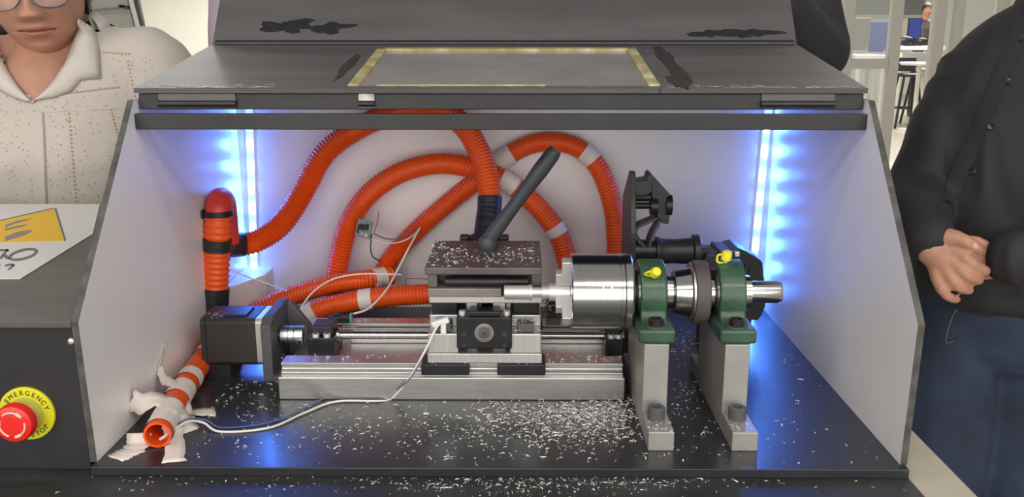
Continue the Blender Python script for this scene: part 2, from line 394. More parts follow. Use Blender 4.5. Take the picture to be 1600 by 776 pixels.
MB().tube(pts, [(.0052 if (k // 2) % 2 else .0044) for k in range(len(pts))], seg=14).build('threaded_rod', M['steel'], scr, smooth=True)
def bearing_block(label, pa, pb, w0=.040):
    xa, xb = U(pa, 545, y=SY - .02).x, U(pb, 545, y=SY - .02).x
    e = thing('screw_bearing_block', label, 'bearing block', ((xa + xb) / 2, SY, .0265), 'black bearing blocks of the lead screw')
    b = MB().box(xa, xb, SY - .024, SY + .024, .0265, .050).prx([(SY - .016, .050), (SY + .016, .050), (SY + .016, .061), (SY - .016, .061)], xa + .003, xb - .003).build('housing', M['blackmetal'], e, bevel=.0015)
    for k in (.3, .72):
        x = xa + (xb - xa) * k
        bo = MB().cyl((x, SY - .0205, .050), (x, SY - .0205, .0545), .0043, seg=16).build('bolt', M['rawalu'], e, smooth=True)
        MB().cyl((x, SY - .0205, .0544), (x, SY - .0205, .0549), .002, seg=6).build('hex_socket', M['blackmetal'], bo)
    MB().cyl((xb - .0005, SY, SZ), (xb + .002, SY, SZ), .009, seg=20).build('bearing_cap', M['steel'], e, smooth=True)
    return xa, xb
xa1, xb1 = bearing_block('black lead screw bearing block next to the shaft coupling', 482, 524)
bearing_block('black lead screw bearing block under the chuck', 946, 974)
# coupling
cx0, cx1 = U(441, 535, y=SY).x, U(477, 535, y=SY).x
cp = thing('shaft_coupling', 'small silver slit coupling between motor bracket and bearing block', 'coupling', ((cx0 + cx1) / 2, SY, SZ - .012))
mb = MB().lathe((cx0, SY, SZ), (1, 0, 0), [(0, .0105), (.0008, .0115), (.009, .0115), (.0092, .0095), (.0102, .0095), (.0104, .0115), (.016, .0115), (.0162, .0095), (.0172, .0095), (.0174, .0115), (cx1 - cx0 - .0008, .0115), (cx1 - cx0, .0105)], 28)
mb.build('coupling_body', M['alu'], cp, smooth=True)
for x in (cx0 + .005, cx1 - .004): MB().cyl((x, SY - .0085, SZ - .004), (x, SY - .0112, SZ - .006), .0022, seg=10).build('clamp_screw', M['blackmetal'], cp)
MB().cyl((cx0 - .03, SY, SZ), (cx0 + .002, SY, SZ), .004, seg=14).build('motor_shaft', M['steel'], cp, smooth=True)
# stepper motor and its bracket
mx0, mx1 = U(322, 540, y=SY - .029).x, U(400, 540, y=SY - .029).x
mt = thing('stepper_motor', 'black square stepper motor lying at the left end of the bed', 'motor', ((mx0 + mx1) / 2, SY, 0))
mz0, mz1 = SZ - .0285, SZ + .0285
oct_ = [(SY - .0285, mz0 + .004), (SY - .0245, mz0), (SY + .0245, mz0), (SY + .0285, mz0 + .004), (SY + .0285, mz1 - .004), (SY + .0245, mz1), (SY - .0245, mz1), (SY - .0285, mz1 - .004)]
MB().prx(oct_, mx0, mx1).build('motor_body', M['motor'], mt, bevel=.001)
MB().prx(oct_, mx1, mx1 + .008).build('front_flange', M['alu_satin'], mt, bevel=.0008)
MB().prx(oct_, mx0 - .006, mx0 - .0002).build('rear_cap', M['blackplastic'], mt, bevel=.001)
MB().box(mx0 + .02, mx1 - .012, SY - .018, SY + .014, mz1, mz1 + .0025).build('name_plate', M['blackplastic'], mt, bevel=.0005)
MB().box(mx0 - .004, mx0 + .024, SY - .022, SY + .022, 0, mz0).build('foot_block', M['blackplastic'], mt)
br = thing('motor_bracket', 'dark grey triangular bracket plate holding the stepper motor', 'bracket', (mx1 + .016, SY, 0))
bxa, bxb = mx1 + .0082, mx1 + .020
MB().prx([(SY - .036, 0), (SY + .05, 0), (SY + .05, .076), (SY - .02, .076), (SY - .036, .068)], bxa, bxb).build('face_plate', M['print'], br, bevel=.0012)
MB().pry([(bxb, 0), (bxb + .055, 0), (bxb + .055, .006), (bxb + .006, .073), (bxb, .073)], SY + .040, SY + .050).build('gusset', M['print'], br, bevel=.001)
MB().box(bxb, bx0 - .0005 if bx0 - .0005 > bxb else bxb + .001, SY - .036, SY + .04, 0, .008).build('foot', M['print'], br)

# ================================================================== CARRIAGE
cxa, cxb = -.080, .0435
car = thing('lathe_carriage', 'stacked silver and black carriage riding the bed under the lever', 'carriage', ((cxa + cxb) / 2, YB + .08, .0415))
for xa, xb in ((cxa - .007, cxa + .046), (cxb - .047, cxb + .006)):
    for y0 in (YB - .004, YB + .134):
        MB().box(xa, xb, y0, y0 + .036, .0305, .0435).build('slide_block', M['blackmetal'], car, bevel=.0015)
MB().box(cxa, cxb + .002, YB - .001, YB + .170, .0437, .055).build('saddle_plate', M['alu_satin'], car, bevel=.001)
for xa, xb in ((cxa + .001, cxa + .034), (cxb - .033, cxb + .001)):
    mb = MB().prx([(YB + .001, .055), (YB + .168, .055), (YB + .168, .092), (YB + .022, .092), (YB + .022, .080), (YB + .001, .077)], xa, xb)
    mb.build('cross_rail_block', M['alu_satin'], car, bevel=.0012)
    xm = (xa + xb) / 2
    MB().box(xm - .0145, xm + .0145, YB + .026, YB + .160, .092, .1115).build('cross_slide_block', M['blackmetal'], car, bevel=.0015)
    MB().box(xm - .009, xm + .009, YB + .003, YB + .0215, .0785, .088).build('end_stop', M['print'], car, bevel=.001)
# cross-slide screw block facing the camera
cm = (cxa + cxb) / 2 + .001
sb = MB().box(cm - .030, cm + .030, YB - .006, YB + .018, .062, .098).box(cm - .017, cm + .017, YB - .004, YB + .016, .098, .104).build('screw_end_block', M['blackmetal'], car, bevel=.0016)
MB().lathe((cm, YB - .0062, .081), (0, -1, 0), [(0, .0105), (.0012, .0105), (.0014, .0082), (.0006, .0082)], 28).build('bearing_ring', M['tool'], sb, smooth=True)
MB().lathe((cm, YB - .006, .081), (0, -1, 0), [(0, .0058), (.003, .0058), (.0034, .005), (.0034, .0022), (.0015, .002)], 24).build('screw_end', M['print'], sb, smooth=True)
for x in (-.022, .022):
    MB().cyl((cm + x, YB - .0055, .079), (cm + x, YB - .0063, .079), .003, seg=12).build('bolt_hole', M['ink'], sb)
    MB().cyl((cm + x, YB - .0055, .0665), (cm + x, YB - .0063, .0665), .0022, seg=12).build('bolt_hole', M['ink'], sb)
    MB().cyl((cm + x * 1.1, YB + .005, .098), (cm + x * 1.1, YB + .005, .1025), .004, seg=14).build('bolt', M['rawalu'], sb, smooth=True)
MB().box(cm - .020, cm - .009, YB + .02, YB + .15, .055, .113).box(cm + .009, cm + .022, YB + .02, YB + .15, .055, .113).build('centre_web', M['alu_satin'], car)
MB().box(cxa + .003, cxb + .002, YB + .002, YB + .160, .1115, .119).build('cross_slide_plate', M['alu_satin'], car, bevel=.001)
MB().box(cxa + .002, cxb - .042, YB + .000, YB + .03, .119, .1285).build('tool_bar', M['tool'], car, bevel=.0008)['label'] = 'brownish flat tool bar'
# square tool post
tp = MB().box(cxa + .004, cxb + .001, YB + .030, YB + .135, .119, .1435).build('tool_post_core', M['toolpost'], car, bevel=.001)
MB().box(cxa + .002, cxa + .012, YB + .004, YB + .12, .1285, .1435).build('tool_post_side', M['toolpost'], car, bevel=.001)
MB().box(cxb - .010, cxb + .001, YB + .012, YB + .12, .1285, .1435).build('tool_post_side', M['toolpost'], car, bevel=.001)
MB().box(cxa - .001, cxb + .0015, YB + .001, YB + .130, .1435, .1515).build('tool_post_top', M['toolpost'], car, bevel=.0012)
MB().cyl((cxa + .02, YB + .012, .133), (cxb - .014, YB + .012, .133), .006, seg=16).build('boring_tool', M['blackmetal'], car, smooth=True)
# clamp lever
lb = U(762, 390, y=YB + .088); lb.z = .1515; lt = U(868, 234, y=YB + .075)
lv = thing('clamp_lever', 'dark grey slanted clamping lever on top of the tool post', 'lever', lb)
MB().lathe(lb, (0, 0, 1), [(0, .0105), (.002, .0115), (.009, .0112), (.014, .0088), (.0155, .006)], 24).build('lever_hub', M['lever'], lv, smooth=True)
dv = lt - (lb + Vector((0, 0, .009)))
MB().lathe(lb + Vector((0, 0, .009)), dv, [(0, .0085), (.02, .0088), (.05, .0078), (.08, .0082), (dv.length - .03, .0094), (dv.length - .006, .0090), (dv.length, .0072)], 20).build('lever_arm', M['lever'], lv, smooth=True)
MB().lathe(lt - dv.normalized() * .0005, dv, [(0, .0058), (.0008, .0052)], 16).build('lever_tip', M['alu_satin'], lv, smooth=True)

# ================================================================== SPINDLE
AY, AZ = .140, .1285
px0, px1 = .1462, .1712
def post(xa, xb, label):
    e = thing('spindle_post', label, 'post', ((xa + xb) / 2, .12, 0), 'upright bearing posts')
    MB().box(xa, xb, .076, .204, 0, .092).build('column', M['grey_steel'], e, bevel=.0008)
    f = MB().box(xa, xb, .0272, .0758, 0, .0196).build('foot', M['grey_steel'], e, bevel=.0008)
    MB().box(xa, xb, .2042, .25, 0, .0196).build('foot', M['grey_steel'], e, bevel=.0008)
    xm = (xa + xb) / 2 - .0005
    bo = MB().lathe((xm, .0610, .0196), (0, 0, 1), [(0, .0088), (.0115, .0088), (.0125, .0078), (.0125, .0048), (.0075, .0045)], 24).build('cap_bolt', M['print'], e, smooth=True)
    MB().cyl((xm, .0610, .0268), (xm, .0610, .0278), .0046, seg=6).build('hex_socket', M['ink'], bo)
    return e
post(px0, px1, 'grey steel post under the green bearing next to the chuck')
post(.2275, .2525, 'grey steel post under the green bearing at the free shaft end')
def pillow(xc, label, nip):
    e = thing('pillow_block_bearing', label, 'bearing', (xc, AY, .092), 'green cast pillow block bearings')
    xa, xb = xc - .0135, xc + .0135
    arc = [(AY + .035 * math.cos(a), AZ + .035 * math.sin(a)) for a in [R(-20 + 220 * k / 24) for k in range(25)]]
    poly = [(AY + .046, .1055), (AY + .036, .110)] + arc + [(AY - .036, .110), (AY - .046, .1055)]
    hb = MB().prx(poly, xa, xb).build('housing', M['green'], e, smooth=True, bevel=.004, seg=3)
    MB().box(xc - .0185, xc + .0185, AY - .063, AY + .063, .0921, .107).build('base_flange', M['green'], e, bevel=.003, seg=3)
    for s in (-1, 1):
        wsh = MB().cyl((xc, AY + s * .051, .107), (xc, AY + s * .051, .1085), .0105, seg=24).build('washer', M['print'], e, smooth=True)
        b_ = MB().lathe((xc, AY + s * .051, .1085), (0, 0, 1), [(0, .0075), (.006, .0075), (.007, .0065), (.007, .0045), (.003, .004)], 20).build('bolt', M['blackmetal'], e, smooth=True)
    for s in (-1, 1):
        x = xc + s * .0135
        MB().lathe((x - s * .002, AY, AZ), (s, 0, 0), [(0, .026), (.0028, .026), (.003, .0185), (.012, .0175), (.0122, .0125)], 32).build('bearing_insert', M['steel'], e, smooth=True)
        MB().lathe((x, AY, AZ), (s, 0, 0), [(0, .024), (.0022, .0235)], 32).build('seal_ring', M['blackplastic'], e, smooth=True)
    p, d = nip
    p = Vector(p); d = Vector(d).normalized()
    n = MB().lathe(p - d * .002, d, [(0, .0028), (.004, .0028), (.0045, .0022)], 12).build('grease_nipple', M['rawalu'], e, smooth=True)
    MB().lathe(p + d * .002, d, [(0, .0042), (.001, .0055), (.007, .0055), (.0095, .0045), (.0105, .002)], 14).build('nipple_cap', M['yellow'], n, smooth=True)
    q = p + Vector((-.004, -.001, .001))
    MB().tube(spline([p + d * .006 + Vector((-.003, 0, .002)), p + d * .008 + Vector((-.009, -.001, 0)), p + Vector((-.009, -.003, .001)), q + Vector((.001, -.001, -.002))], .0012), .0011, seg=8).build('cap_strap', M['yellow'], n, smooth=True)
    return e
pillow(.1590, 'green pillow block bearing nearest the chuck, yellow cap on its front', ((.158, AY - .0245, AZ + .0255), (.25, -.85, .55)))
pillow(.2405, 'green pillow block bearing at the outer shaft end, yellow cap on top', ((.236, AY - .006, AZ + .0345), (.1, -.2, 1)))
sh = tag(MB().lathe((.132, AY, AZ), (1, 0, 0), [(0, .0118), (.162, .0118), (.1645, .0108), (.166, .0105), (.166, .003), (.163, .001)], 36).build('spindle_shaft', M['steel'], smooth=True), 'polished round spindle shaft passing through both green bearings', 'shaft')
# chuck
ch = thing('lathe_chuck', 'round polished three-jaw lathe chuck gripping the rod', 'chuck', (.105, AY, AZ - .041))
x0 = .0745
MB().lathe((x0, AY, AZ), (1, 0, 0), [(0, .014), (0, .0385), (.0012, .0405), (.0500, .0405), (.0504, .0398), (.0514, .0398), (.0518, .0405), (.0545, .0405), (.0555, .0395), (.0556, .014)], 64).build('chuck_body', M['steel'], ch, smooth=True)
MB().lathe((x0 + .0556, AY, AZ), (1, 0, 0), [(0, .038), (.0003, .0412), (.0065, .0412), (.0085, .039), (.0086, .02), (.0125, .019)], 64).build('back_plate', M['steel'], ch, smooth=True)
for ang in (78, 198, 318):
    a = R(ang); rd = Vector((0, -math.sin(a - R(90)) if False else -math.cos(a), math.sin(a))); td = Vector((0, rd.z, -rd.y))
    c0 = Vector((x0, AY, AZ))
    mb = MB().obox(c0 + rd * .0235 + Vector((-.0045, 0, 0)), (.0048, 0, 0), rd * .0135, td * .0062)
    mb.obox(c0 + rd * .0165 + Vector((-.0125, 0, 0)), (.0032, 0, 0), rd * .0068, td * .0062)
    mb.build('chuck_jaw', M['rawalu'], ch, bevel=.0006)
for ang in (20, 140, 260):
    a = R(ang); rd = Vector((0, -math.cos(a), math.sin(a)))
    k = MB().lathe(Vector((x0 + .036, AY, AZ)) + rd * .0396, rd, [(0, .0055), (.0011, .0055), (.0012, .004), (.0002, .0038)], 20).build('key_socket', M['alu'], ch, smooth=True)
tag(MB().lathe((.0042, AY, AZ - .001), (1, 0, 0), [(0, .0068), (.0006, .0075), (.026, .0075), (.0265, .0082), (.030, .0082), (.0305, .0055), (.040, .0052), (.0405, .0072), (.0475, .0075), (.048, .0098), (.070, .0098)], 28).build('aluminium_workpiece', M['rawalu'], smooth=True), 'bright turned aluminium rod held in the chuck jaws', 'rod')
# collars and belt pulley between the bearings
tag(MB().lathe((.1395, AY, AZ), (1, 0, 0), [(0, .0195), (.004, .0195), (.0044, .0185), (.0045, .0119)], 36).build('spindle_collar', M['blackmetal'], smooth=True), 'dark collar on the shaft right behind the chuck', 'collar')
pu = thing('belt_pulley', 'steel hub with dark rubber belt wheel between the green bearings', 'pulley', (.205, AY, AZ - .034))
MB().lathe((.1830, AY, AZ), (1, 0, 0), [(0, .0119), (0, .021), (.001, .0225), (.017, .0262), (.0172, .012)], 40).build('hub', M['steel'], pu, smooth=True)
MB().lathe((.2003, AY, AZ), (1, 0, 0), [(0, .012), (0, .030), (.0008, .0312), (.0028, .0312), (.003, .012)], 44).build('rim_flange', M['alu'], pu, smooth=True)
MB().lathe((.2034, AY, AZ), (1, 0, 0), [(0, .012), (0, .0325), (.001, .0335), (.0138, .0335), (.0148, .0325), (.0148, .012)], 44).build('rubber_wheel', M['rubber'], pu, smooth=True)
# ================================================================== DRIVE UNIT behind the spindle
DY = .335
du = thing('drive_unit', 'black belt drive motor on a tall plate behind the bearings', 'motor', (.22, DY, 0))
xpl = U(979, 330, y=DY).x; xpr = U(987, 330, y=DY).x
pz = U(983, 268, y=DY - .02).z
MB().prx([(DY - .06, 0), (DY + .05, 0), (DY + .045, .19), (DY - .004, pz - .006), (DY - .012, pz), (DY - .026, pz), (DY - .05, .16)], xpl, xpr).build('tall_plate', M['blackplastic'], du, bevel=.0008)
def pt(px, py, y=DY): return U(px, py, y=y)
def poly_px(lst, y0, y1, name, m, bevel=.0012):
    q = [pt(a, b, (y0 + y1) / 2) for a, b in lst]
    return MB().pry([(p.x, p.z) for p in q], y0, y1).build(name, m, du, bevel=bevel)
poly_px([(986, 275), (996, 280), (1008, 278), (1012, 268), (1016, 268), (1016, 296), (1008, 302), (986, 303)], DY - .028, DY + .005, 'idler_bridge', M['blackplastic'])
poly_px([(1008, 269), (1014, 267), (1044, 300), (1046, 332), (1043, 348), (1034, 347), (1026, 338), (1020, 318), (1014, 290)], DY - .018, DY - .002, 'idler_arm', M['blackplastic'])
MB().cyl(pt(1040, 320, DY - .012), pt(1049, 320, DY - .012), .013, seg=20).build('arm_pivot_nut', M['blackmetal'], du, smooth=True)
MB().cyl(pt(985, 308, DY - .012), pt(1016, 308, DY - .012), .0055, seg=16).build('idler_pin', M['blackmetal'], du, smooth=True)
MB().cyl(pt(993, 321, DY - .014), pt(1022, 321, DY - .014), .0042, seg=16).build('idler_pin', M['blackmetal'], du, smooth=True)
MB().cyl(pt(1016, 322, DY - .014), pt(1027, 322, DY - .014), .011, seg=18).build('idler_nut', M['blackmetal'], du, smooth=True)
bp_ = spline([pt(1030, 336), pt(1010, 345), pt(995, 352), pt(991, 362), pt(996, 374), pt(1006, 382), pt(1014, 390)], .002)
MB().tube(bp_, (.0035, .013), seg=10, flat=(0, 0, 1)).build('drive_belt', M['rubber'], du, smooth=True)
MB().tube(spline([pt(1030, 338), pt(1026, 350), pt(1019, 362), pt(1014, 376), pt(1012, 392)], .002), (.004, .013), seg=10, flat=(1, 0, 0)).build('drive_belt', M['rubber'], du, smooth=True)
ax = pt(1020, 392)
xd0, xd1 = pt(1024, 390).x, pt(1092, 390).x
Ld = xd1 - xd0
MB().lathe((xd0, DY, ax.z), (1, 0, 0), [(0, .012), (0, .0185), (.003, .0185), (.006, .0165), (Ld * .45, .0155), (Ld - .010, .0170), (Ld - .008, .0215), (Ld - .001, .0215), (Ld, .020), (Ld, .008)], 36).build('drive_drum', M['blackplastic'], du, smooth=True)
MB().lathe((xpr, DY, ax.z), (1, 0, 0), [(0, .016), (xd0 - xpr + .001, .014)], 28).build('drum_pulley', M['blackmetal'], du, smooth=True)
MB().cyl((xd1 - .001, DY, ax.z - .003), (xd1 + .014, DY, ax.z - .003), .0075, seg=6).build('axle_nut', M['alu'], du)
poly_px([(1094, 398), (1098, 390), (1116, 390), (1118, 384), (1140, 386), (1142, 398), (1152, 400), (1152, 470), (1100, 470)], DY - .02, DY + .035, 'gear_housing', M['blackplastic'])
poly_px([(1132, 384), (1146, 380), (1160, 386), (1184, 402), (1185, 424), (1188, 436), (1188, 470), (1184, 478), (1182, 484), (1176, 491), (1158, 490), (1150, 470)], DY - .01, DY + .04, 'motor_housing', M['blackplastic'])
for k in range(4):
    c = pt(1150 + k * 8, 408 + k * 3, DY - .0115); MB().box(c.x - .002, c.x + .002, DY - .0125, DY - .009, c.z - .018, c.z + .001).build('cooling_rib', M['motor'], du)
MB().box(pt(1120, 388).x, pt(1138, 388).x, DY - .026, DY - .018, pt(1120, 398).z, pt(1120, 386).z).build('connector', M['wireb'], du, bevel=.001)
MB().box(pt(1143, 389).x, pt(1151, 389).x, DY - .018, DY - .009, pt(1143, 396).z, pt(1143, 388).z).build('connector', M['rawalu'], du, bevel=.001)
MB().box(pt(1100, 470).x, pt(1170, 470).x, DY - .02, DY + .04, 0, pt(1120, 465).z).build('motor_pedestal', M['motor'], du, bevel=.001)

# ================================================================== HOSES
def hose(name, label, pts, r, bands=(), ribs=True, base='orange', group='orange corrugated hoses', cat='hose', pitch=.0046):
    path = [U(a, b, y=c) if not isinstance(a, Vector) else a for a, b, c in pts] if not isinstance(pts[0], Vector) else pts
    P_ = spline(path, pitch / 4 if ribs else .004); n = len(P_) - 1
    lo = min(P_, key=lambda p: p.z)
    e = thing(name, label, cat, lo - Vector((0, 0, r)), group)
    f = (lambda L: r * (1 + .075 * math.cos(2 * math.pi * L / pitch))) if ribs else r
    MB().tube(P_, f, seg=20, caps=True).build('hose_tube', M[base], e, smooth=True, angle=80)
    for t0, t1, mk, nm in bands:
        i0, i1 = int(t0 * n), max(int(t0 * n) + 3, int(t1 * n))
        q = P_[i0:i1 + 1]
        rr = [r * 1.10 + .0006 * noise.noise(Vector((k * .3, t0 * 50, 0))) for k in range(len(q))]
        MB().tube(q, rr, seg=20).build(nm, M[mk], e, smooth=True, angle=80)
    return e, P_
hose('corrugated_hose', 'large orange hose arching behind the crossbar with black taped ends', [(350, 383, .370), (372, 382, .396), (400, 377, .41), (440, 350, .43), (475, 298, .45), (506, 242, .458), (552, 205, .462), (610, 178, .46), (670, 164, .45), (718, 190, .44), (748, 235, .43), (763, 285, .415), (765, 320, .405), (761, 355, .39), (757, 385, .375)], .0150,
     [(0, .062, 'blacktape', 'black_sleeve'), (.885, 1, 'blacktape', 'black_sleeve')])
hose('corrugated_hose', 'orange hose looping behind the circuit board down to the chuck', [(521, 476, .462), (524, 450, .462), (530, 405, .462), (546, 348, .462), (578, 302, .462), (625, 270, .46), (680, 256, .458), (730, 260, .456), (768, 272, .455), (803, 291, .455), (842, 325, .455), (872, 365, .455), (887, 410, .455), (892, 440, .455), (892, 475, .455)], .0143,
     [(.630, .672, 'tape', 'tape_band'), (.800, .822, 'tape', 'tape_band')])
hose('corrugated_hose', 'orange hose rising diagonally then bending down right of the lever', [(597, 428, .47), (615, 398, .478), (660, 352, .482), (703, 315, .484), (747, 280, .485), (790, 246, .485), (828, 226, .483), (868, 222, .48), (905, 232, .478), (935, 262, .476), (954, 310, .475), (962, 360, .475), (963, 425, .475), (963, 470, .475)], .0136,
     [(.388, .435, 'tape', 'tape_band'), (.612, .645, 'tape', 'tape_band')])
hose('corrugated_hose', 'orange hose running along the back to the tape by the wire clip', [(372, 506, .405), (402, 486, .41), (450, 464, .418), (520, 443, .42), (570, 437, .43), (596, 433, .448), (612, 429, .458)], .0133,
     [(.86, .95, 'tape', 'tape_band')])
hose('corrugated_hose', 'short straight orange hose entering behind the carriage at rail height', [(470, 500, .37), (500, 483, .375), (540, 473, .38), (600, 464, .38), (668, 459, .38), (722, 458, .376)], .0135,
     [(0, .10, 'tape', 'tape_band'), (.38, .46, 'tape', 'tape_band')])
# vertical riser with clamps
ry = .335
ri, P_ = hose('riser_hose', 'thick upright orange hose with black bands and red elbow by the left wall', [(334, 508, ry), (336, 460, ry), (338, 410, ry), (340, 360, ry), (341, 332, ry + .003)], .0163,
     [(0, .35, 'blacktape', 'black_sleeve'), (.68, .78, 'blacktape', 'black_band')], pitch=.0075, group=None)
el0 = P_[-1]
ep = spline([el0 - Vector((0, 0, .006)), el0 + Vector((0, .002, .004)), el0 + Vector((-.001, .010, .011)), el0 + Vector((-.003, .025, .011)), el0 + Vector((-.004, .034, -.002)), el0 + Vector((-.004, .035, -.028)), el0 + Vector((-.004, .035, -.048))], .002)
MB().tube(ep, .0165, seg=22).build('elbow', M['redpipe'], ri, smooth=True)
i0 = int(.93 * (len(P_) - 1))
cl = MB().tube([P_[-1] - Vector((0, 0, .004)), P_[-1] + Vector((0, 0, .003))], .0188, seg=28).build('hose_clamp', M['blackmetal'], ri, smooth=True)
c = P_[-1]; MB().box(c.x - .024, c.x - .016, c.y - .012, c.y - .002, c.z - .006, c.z + .005).build('clamp_screw', M['blackplastic'], cl, bevel=.001)
yb_ = U(361, 352, y=ry + .03); MB().lathe(yb_ - Vector((.004, 0, 0)), (1, 0, 0), [(0, .013), (.005, .012), (.006, .008)], 18).build('brass_fitting', mat('brass', (.45, .33, .09), .4, .6), ri, smooth=True)
kc = U(322, 420, y=ry + .012)
MB().lathe(kc, (.25, -1, 0), [(0, .0185), (.010, .0185), (.010, .0145), (0, .0145)], 28, caps=False).build('flange_ring', M['blackplastic'], ri, smooth=True)
# front tube on the plate with masking tape
ga = U(238, 690, z=.0135); g_pts = [ga, U(252, 645, z=.0135), U(275, 600, z=.0135), U(312, 548, z=.0135)]
g_pts = [Vector((-.3335, .030, .0135)), Vector((-.343, .090, .0135)), Vector((-.3525, .165, .0135)), Vector((-.3615, .26, .0135)), Vector((-.364, .32, .0135))]
P_ = spline(g_pts, .004); r = .0132
fr = thing('orange_tube', 'smooth open-ended orange tube taped to the plate in the near left corner', 'tube', P_[0] - Vector((0, 0, r)))
mb = MB(); mb.tube(P_, r, seg=28, caps=False); mb.tube(P_[:20], r * .84, seg=28, caps=False)
d0 = (P_[0] - P_[1]).normalized(); u = Vector((0, 0, 1)); v = d0.cross(u).normalized(); u = v.cross(d0)
ring = []
for rr in (r, r * .84):
    ring += [P_[0] + (u * math.cos(2 * math.pi * k / 28) + v * math.sin(2 * math.pi * k / 28)) * rr for k in range(28)]
mb.add(ring, [(k, (k + 1) % 28, 28 + (k + 1) % 28, 28 + k) for k in range(28)])
mb.add([P_[19] + (u * math.cos(2 * math.pi * k / 28) + v * math.sin(2 * math.pi * k / 28)) * r * .84 for k in range(28)], [tuple(range(28))])
mb.build('tube_wall', M['orange'], fr, smooth=True, angle=50)
for a, b in ((.03, .20), (.30, .40), (.47, .52), (.74, .80)):
    q = P_[int(a * (len(P_) - 1)):int(b * (len(P_) - 1)) + 2]
    MB().tube(q, [r * 1.07 + .0008 * noise.noise(Vector((k * .7, a * 30, 3))) for k in range(len(q))], seg=24, caps=False).build('tape_band', M['tape'], fr, smooth=True, angle=70)
def tape_strip(pts, wd, label, sd):
    """strip of masking tape following a polyline; each point is (position, across direction)"""
    rnd = random.Random(sd); mb = MB(); vs = []
    pp = []
    for i in range(len(pts) - 1):
        for k in range(5):
            t_ = k / 5; pp.append((Vector(pts[i][0]).lerp(Vector(pts[i + 1][0]), t_), Vector(pts[i][1]).lerp(Vector(pts[i + 1][1]), t_)))
    pp.append((Vector(pts[-1][0]), Vector(pts[-1][1])))
    for j, (p, a) in enumerate(pp):
        a = a.normalized(); e0 = rnd.uniform(-.0014, .0014); end = (j in (0, len(pp) - 1))
        for s in (-1, -.33, .33, 1): vs.append(p + a * (s * wd / 2 + e0 + (rnd.uniform(-.003, .003) if end else 0)) + (Vector((rnd.uniform(-.003, .003), 0, 0)) if end else Vector()))
    fs = [(i * 4 + k, i * 4 + k + 1, i * 4 + 5 + k, i * 4 + 4 + k) for i in range(len(pp) - 1) for k in range(3)]
    mb.add(vs, fs); o = mb.build('masking_tape_strip', M['tape'], smooth=True, angle=80)
    sm = o.modifiers.new('thick', 'SOLIDIFY'); sm.thickness = .0004; sm.offset = 1
    tag(o, label, 'tape', 'torn masking tape strips')
g = lambda px, py, h=.0006: U(px, py, z=h)
def gstrip(pts, wd, label, sd):
    """strip lying on the plate: across direction is square to its run"""
    q = []
    for i, p in enumerate(pts):
        d = (pts[min(i + 1, len(pts) - 1)] - pts[max(i - 1, 0)]); d.z = 0; q.append((p, d.cross(Vector((0, 0, 1)))))
    tape_strip(q, wd, label, sd)
gstrip([g(180, 716), g(196, 708), g(209, 702), g(217, 692, .002), g(219, 676, .010)], .024, 'torn masking tape end stuck down left of the tube mouth', 1)
gstrip([g(266, 660, .014), g(272, 676, .004), g(273, 692), g(270, 722)], .019, 'masking tape tail stretched towards the viewer right of the tube mouth', 2)
gstrip([g(262, 640, .024), g(282, 646, .010), g(300, 644, .0012), g(336, 643)], .022, 'masking tape tail with ragged tip on the plate beside the tube', 3)
tape_strip([(Vector((-.3785, .080, .030)), (0, .3, 1)), (Vector((-.368, .078, .026)), (0, .6, 1)), (Vector((-.352, .084, .0275)), (0, 1, .2)), (Vector((-.338, .082, .0265)), (0, 1, 0)), (Vector((-.326, .074, .012)), (.4, 1, 0)), (Vector((-.315, .066, .0008)), (.6, 1, 0))], .022, 'masking tape strip crossing over the tube middle', 4)
tape_strip([(Vector((-.3785, .175, .052)), (0, 1, .3)), (Vector((-.3785, .155, .034)), (0, 1, .5)), (Vector((-.366, .138, .027)), (0, 1, .4)), (Vector((-.352, .128, .0275)), (0, 1, 0)), (Vector((-.338, .112, .018)), (.3, 1, 0)), (Vector((-.326, .095, .0008)), (.3, 1, 0))], .015, 'masking tape strip running up the white wall from the tube', 5)

# ================================================================== WIRES AND SMALL ELECTRONICS
def wire(label, pts, r, m, name='wire', step=.004):
    P_ = spline(pts, step); return tag(MB().tube(P_, r, seg=8).build(name, M[m], smooth=True), label, 'wire', 'loose wires')
Uy = lambda a, b, y: U(a, b, y=y); Uz = lambda a, b, z=.0015: U(a, b, z=z)
wire('white wire trailing from the carriage across the plate to the orange tube', [Uy(689, 503, .147), Uy(680, 515, .142), Uy(664, 548, .140), Uy(640, 590, .138), Uz(612, 622), Uz(590, 626), Uz(525, 627), Uz(475, 645), Uz(420, 668), Uz(345, 674), Uz(318, 660, .006), Uz(295, 658, .012), Uz(270, 672, .012), Uz(250, 686, .010)], .0012, 'wirew')
wire('thin blue wire running beside the white wire on the plate', [Uy(668, 545, .1405), Uy(636, 596, .136), Uz(600, 614), Uz(540, 616), Uz(500, 625), Uz(430, 657), Uz(350, 668), Uz(322, 656, .007), Uz(290, 655, .013), Uz(262, 676, .011)], .0008, 'wireb')
yr = .36
wire('white wire looping from the circuit board over the hoses to the rear rail', [Uy(656, 356, .44), Uy(640, 385, .42), Uy(622, 420, .40), Uy(602, 455, .36), Uy(575, 482, .33), Uy(552, 490, .318)], .0014, 'wirew')
wire('white wire arching from the left hose end to the wire clip', [Uy(470, 480, .37), Uy(490, 455, .385), Uy(520, 436, .40), Uy(560, 428, .404), Uy(600, 428, .404), Uy(628, 429, .404)], .0012, 'wirew')
wire('white wire from the riser hose down to the rear corner', [Uy(360, 420, .40), Uy(385, 432, .41), Uy(410, 440, .415), Uy(450, 455, .41)], .0009, 'wirew')
wire('blue wire from the circuit board to the diagonal hose', [Uy(583, 364, .437), Uy(600, 372, .437), Uy(620, 373, .437), Uy(640, 364, .44), Uy(655, 355, .452)], .0010, 'wireb')
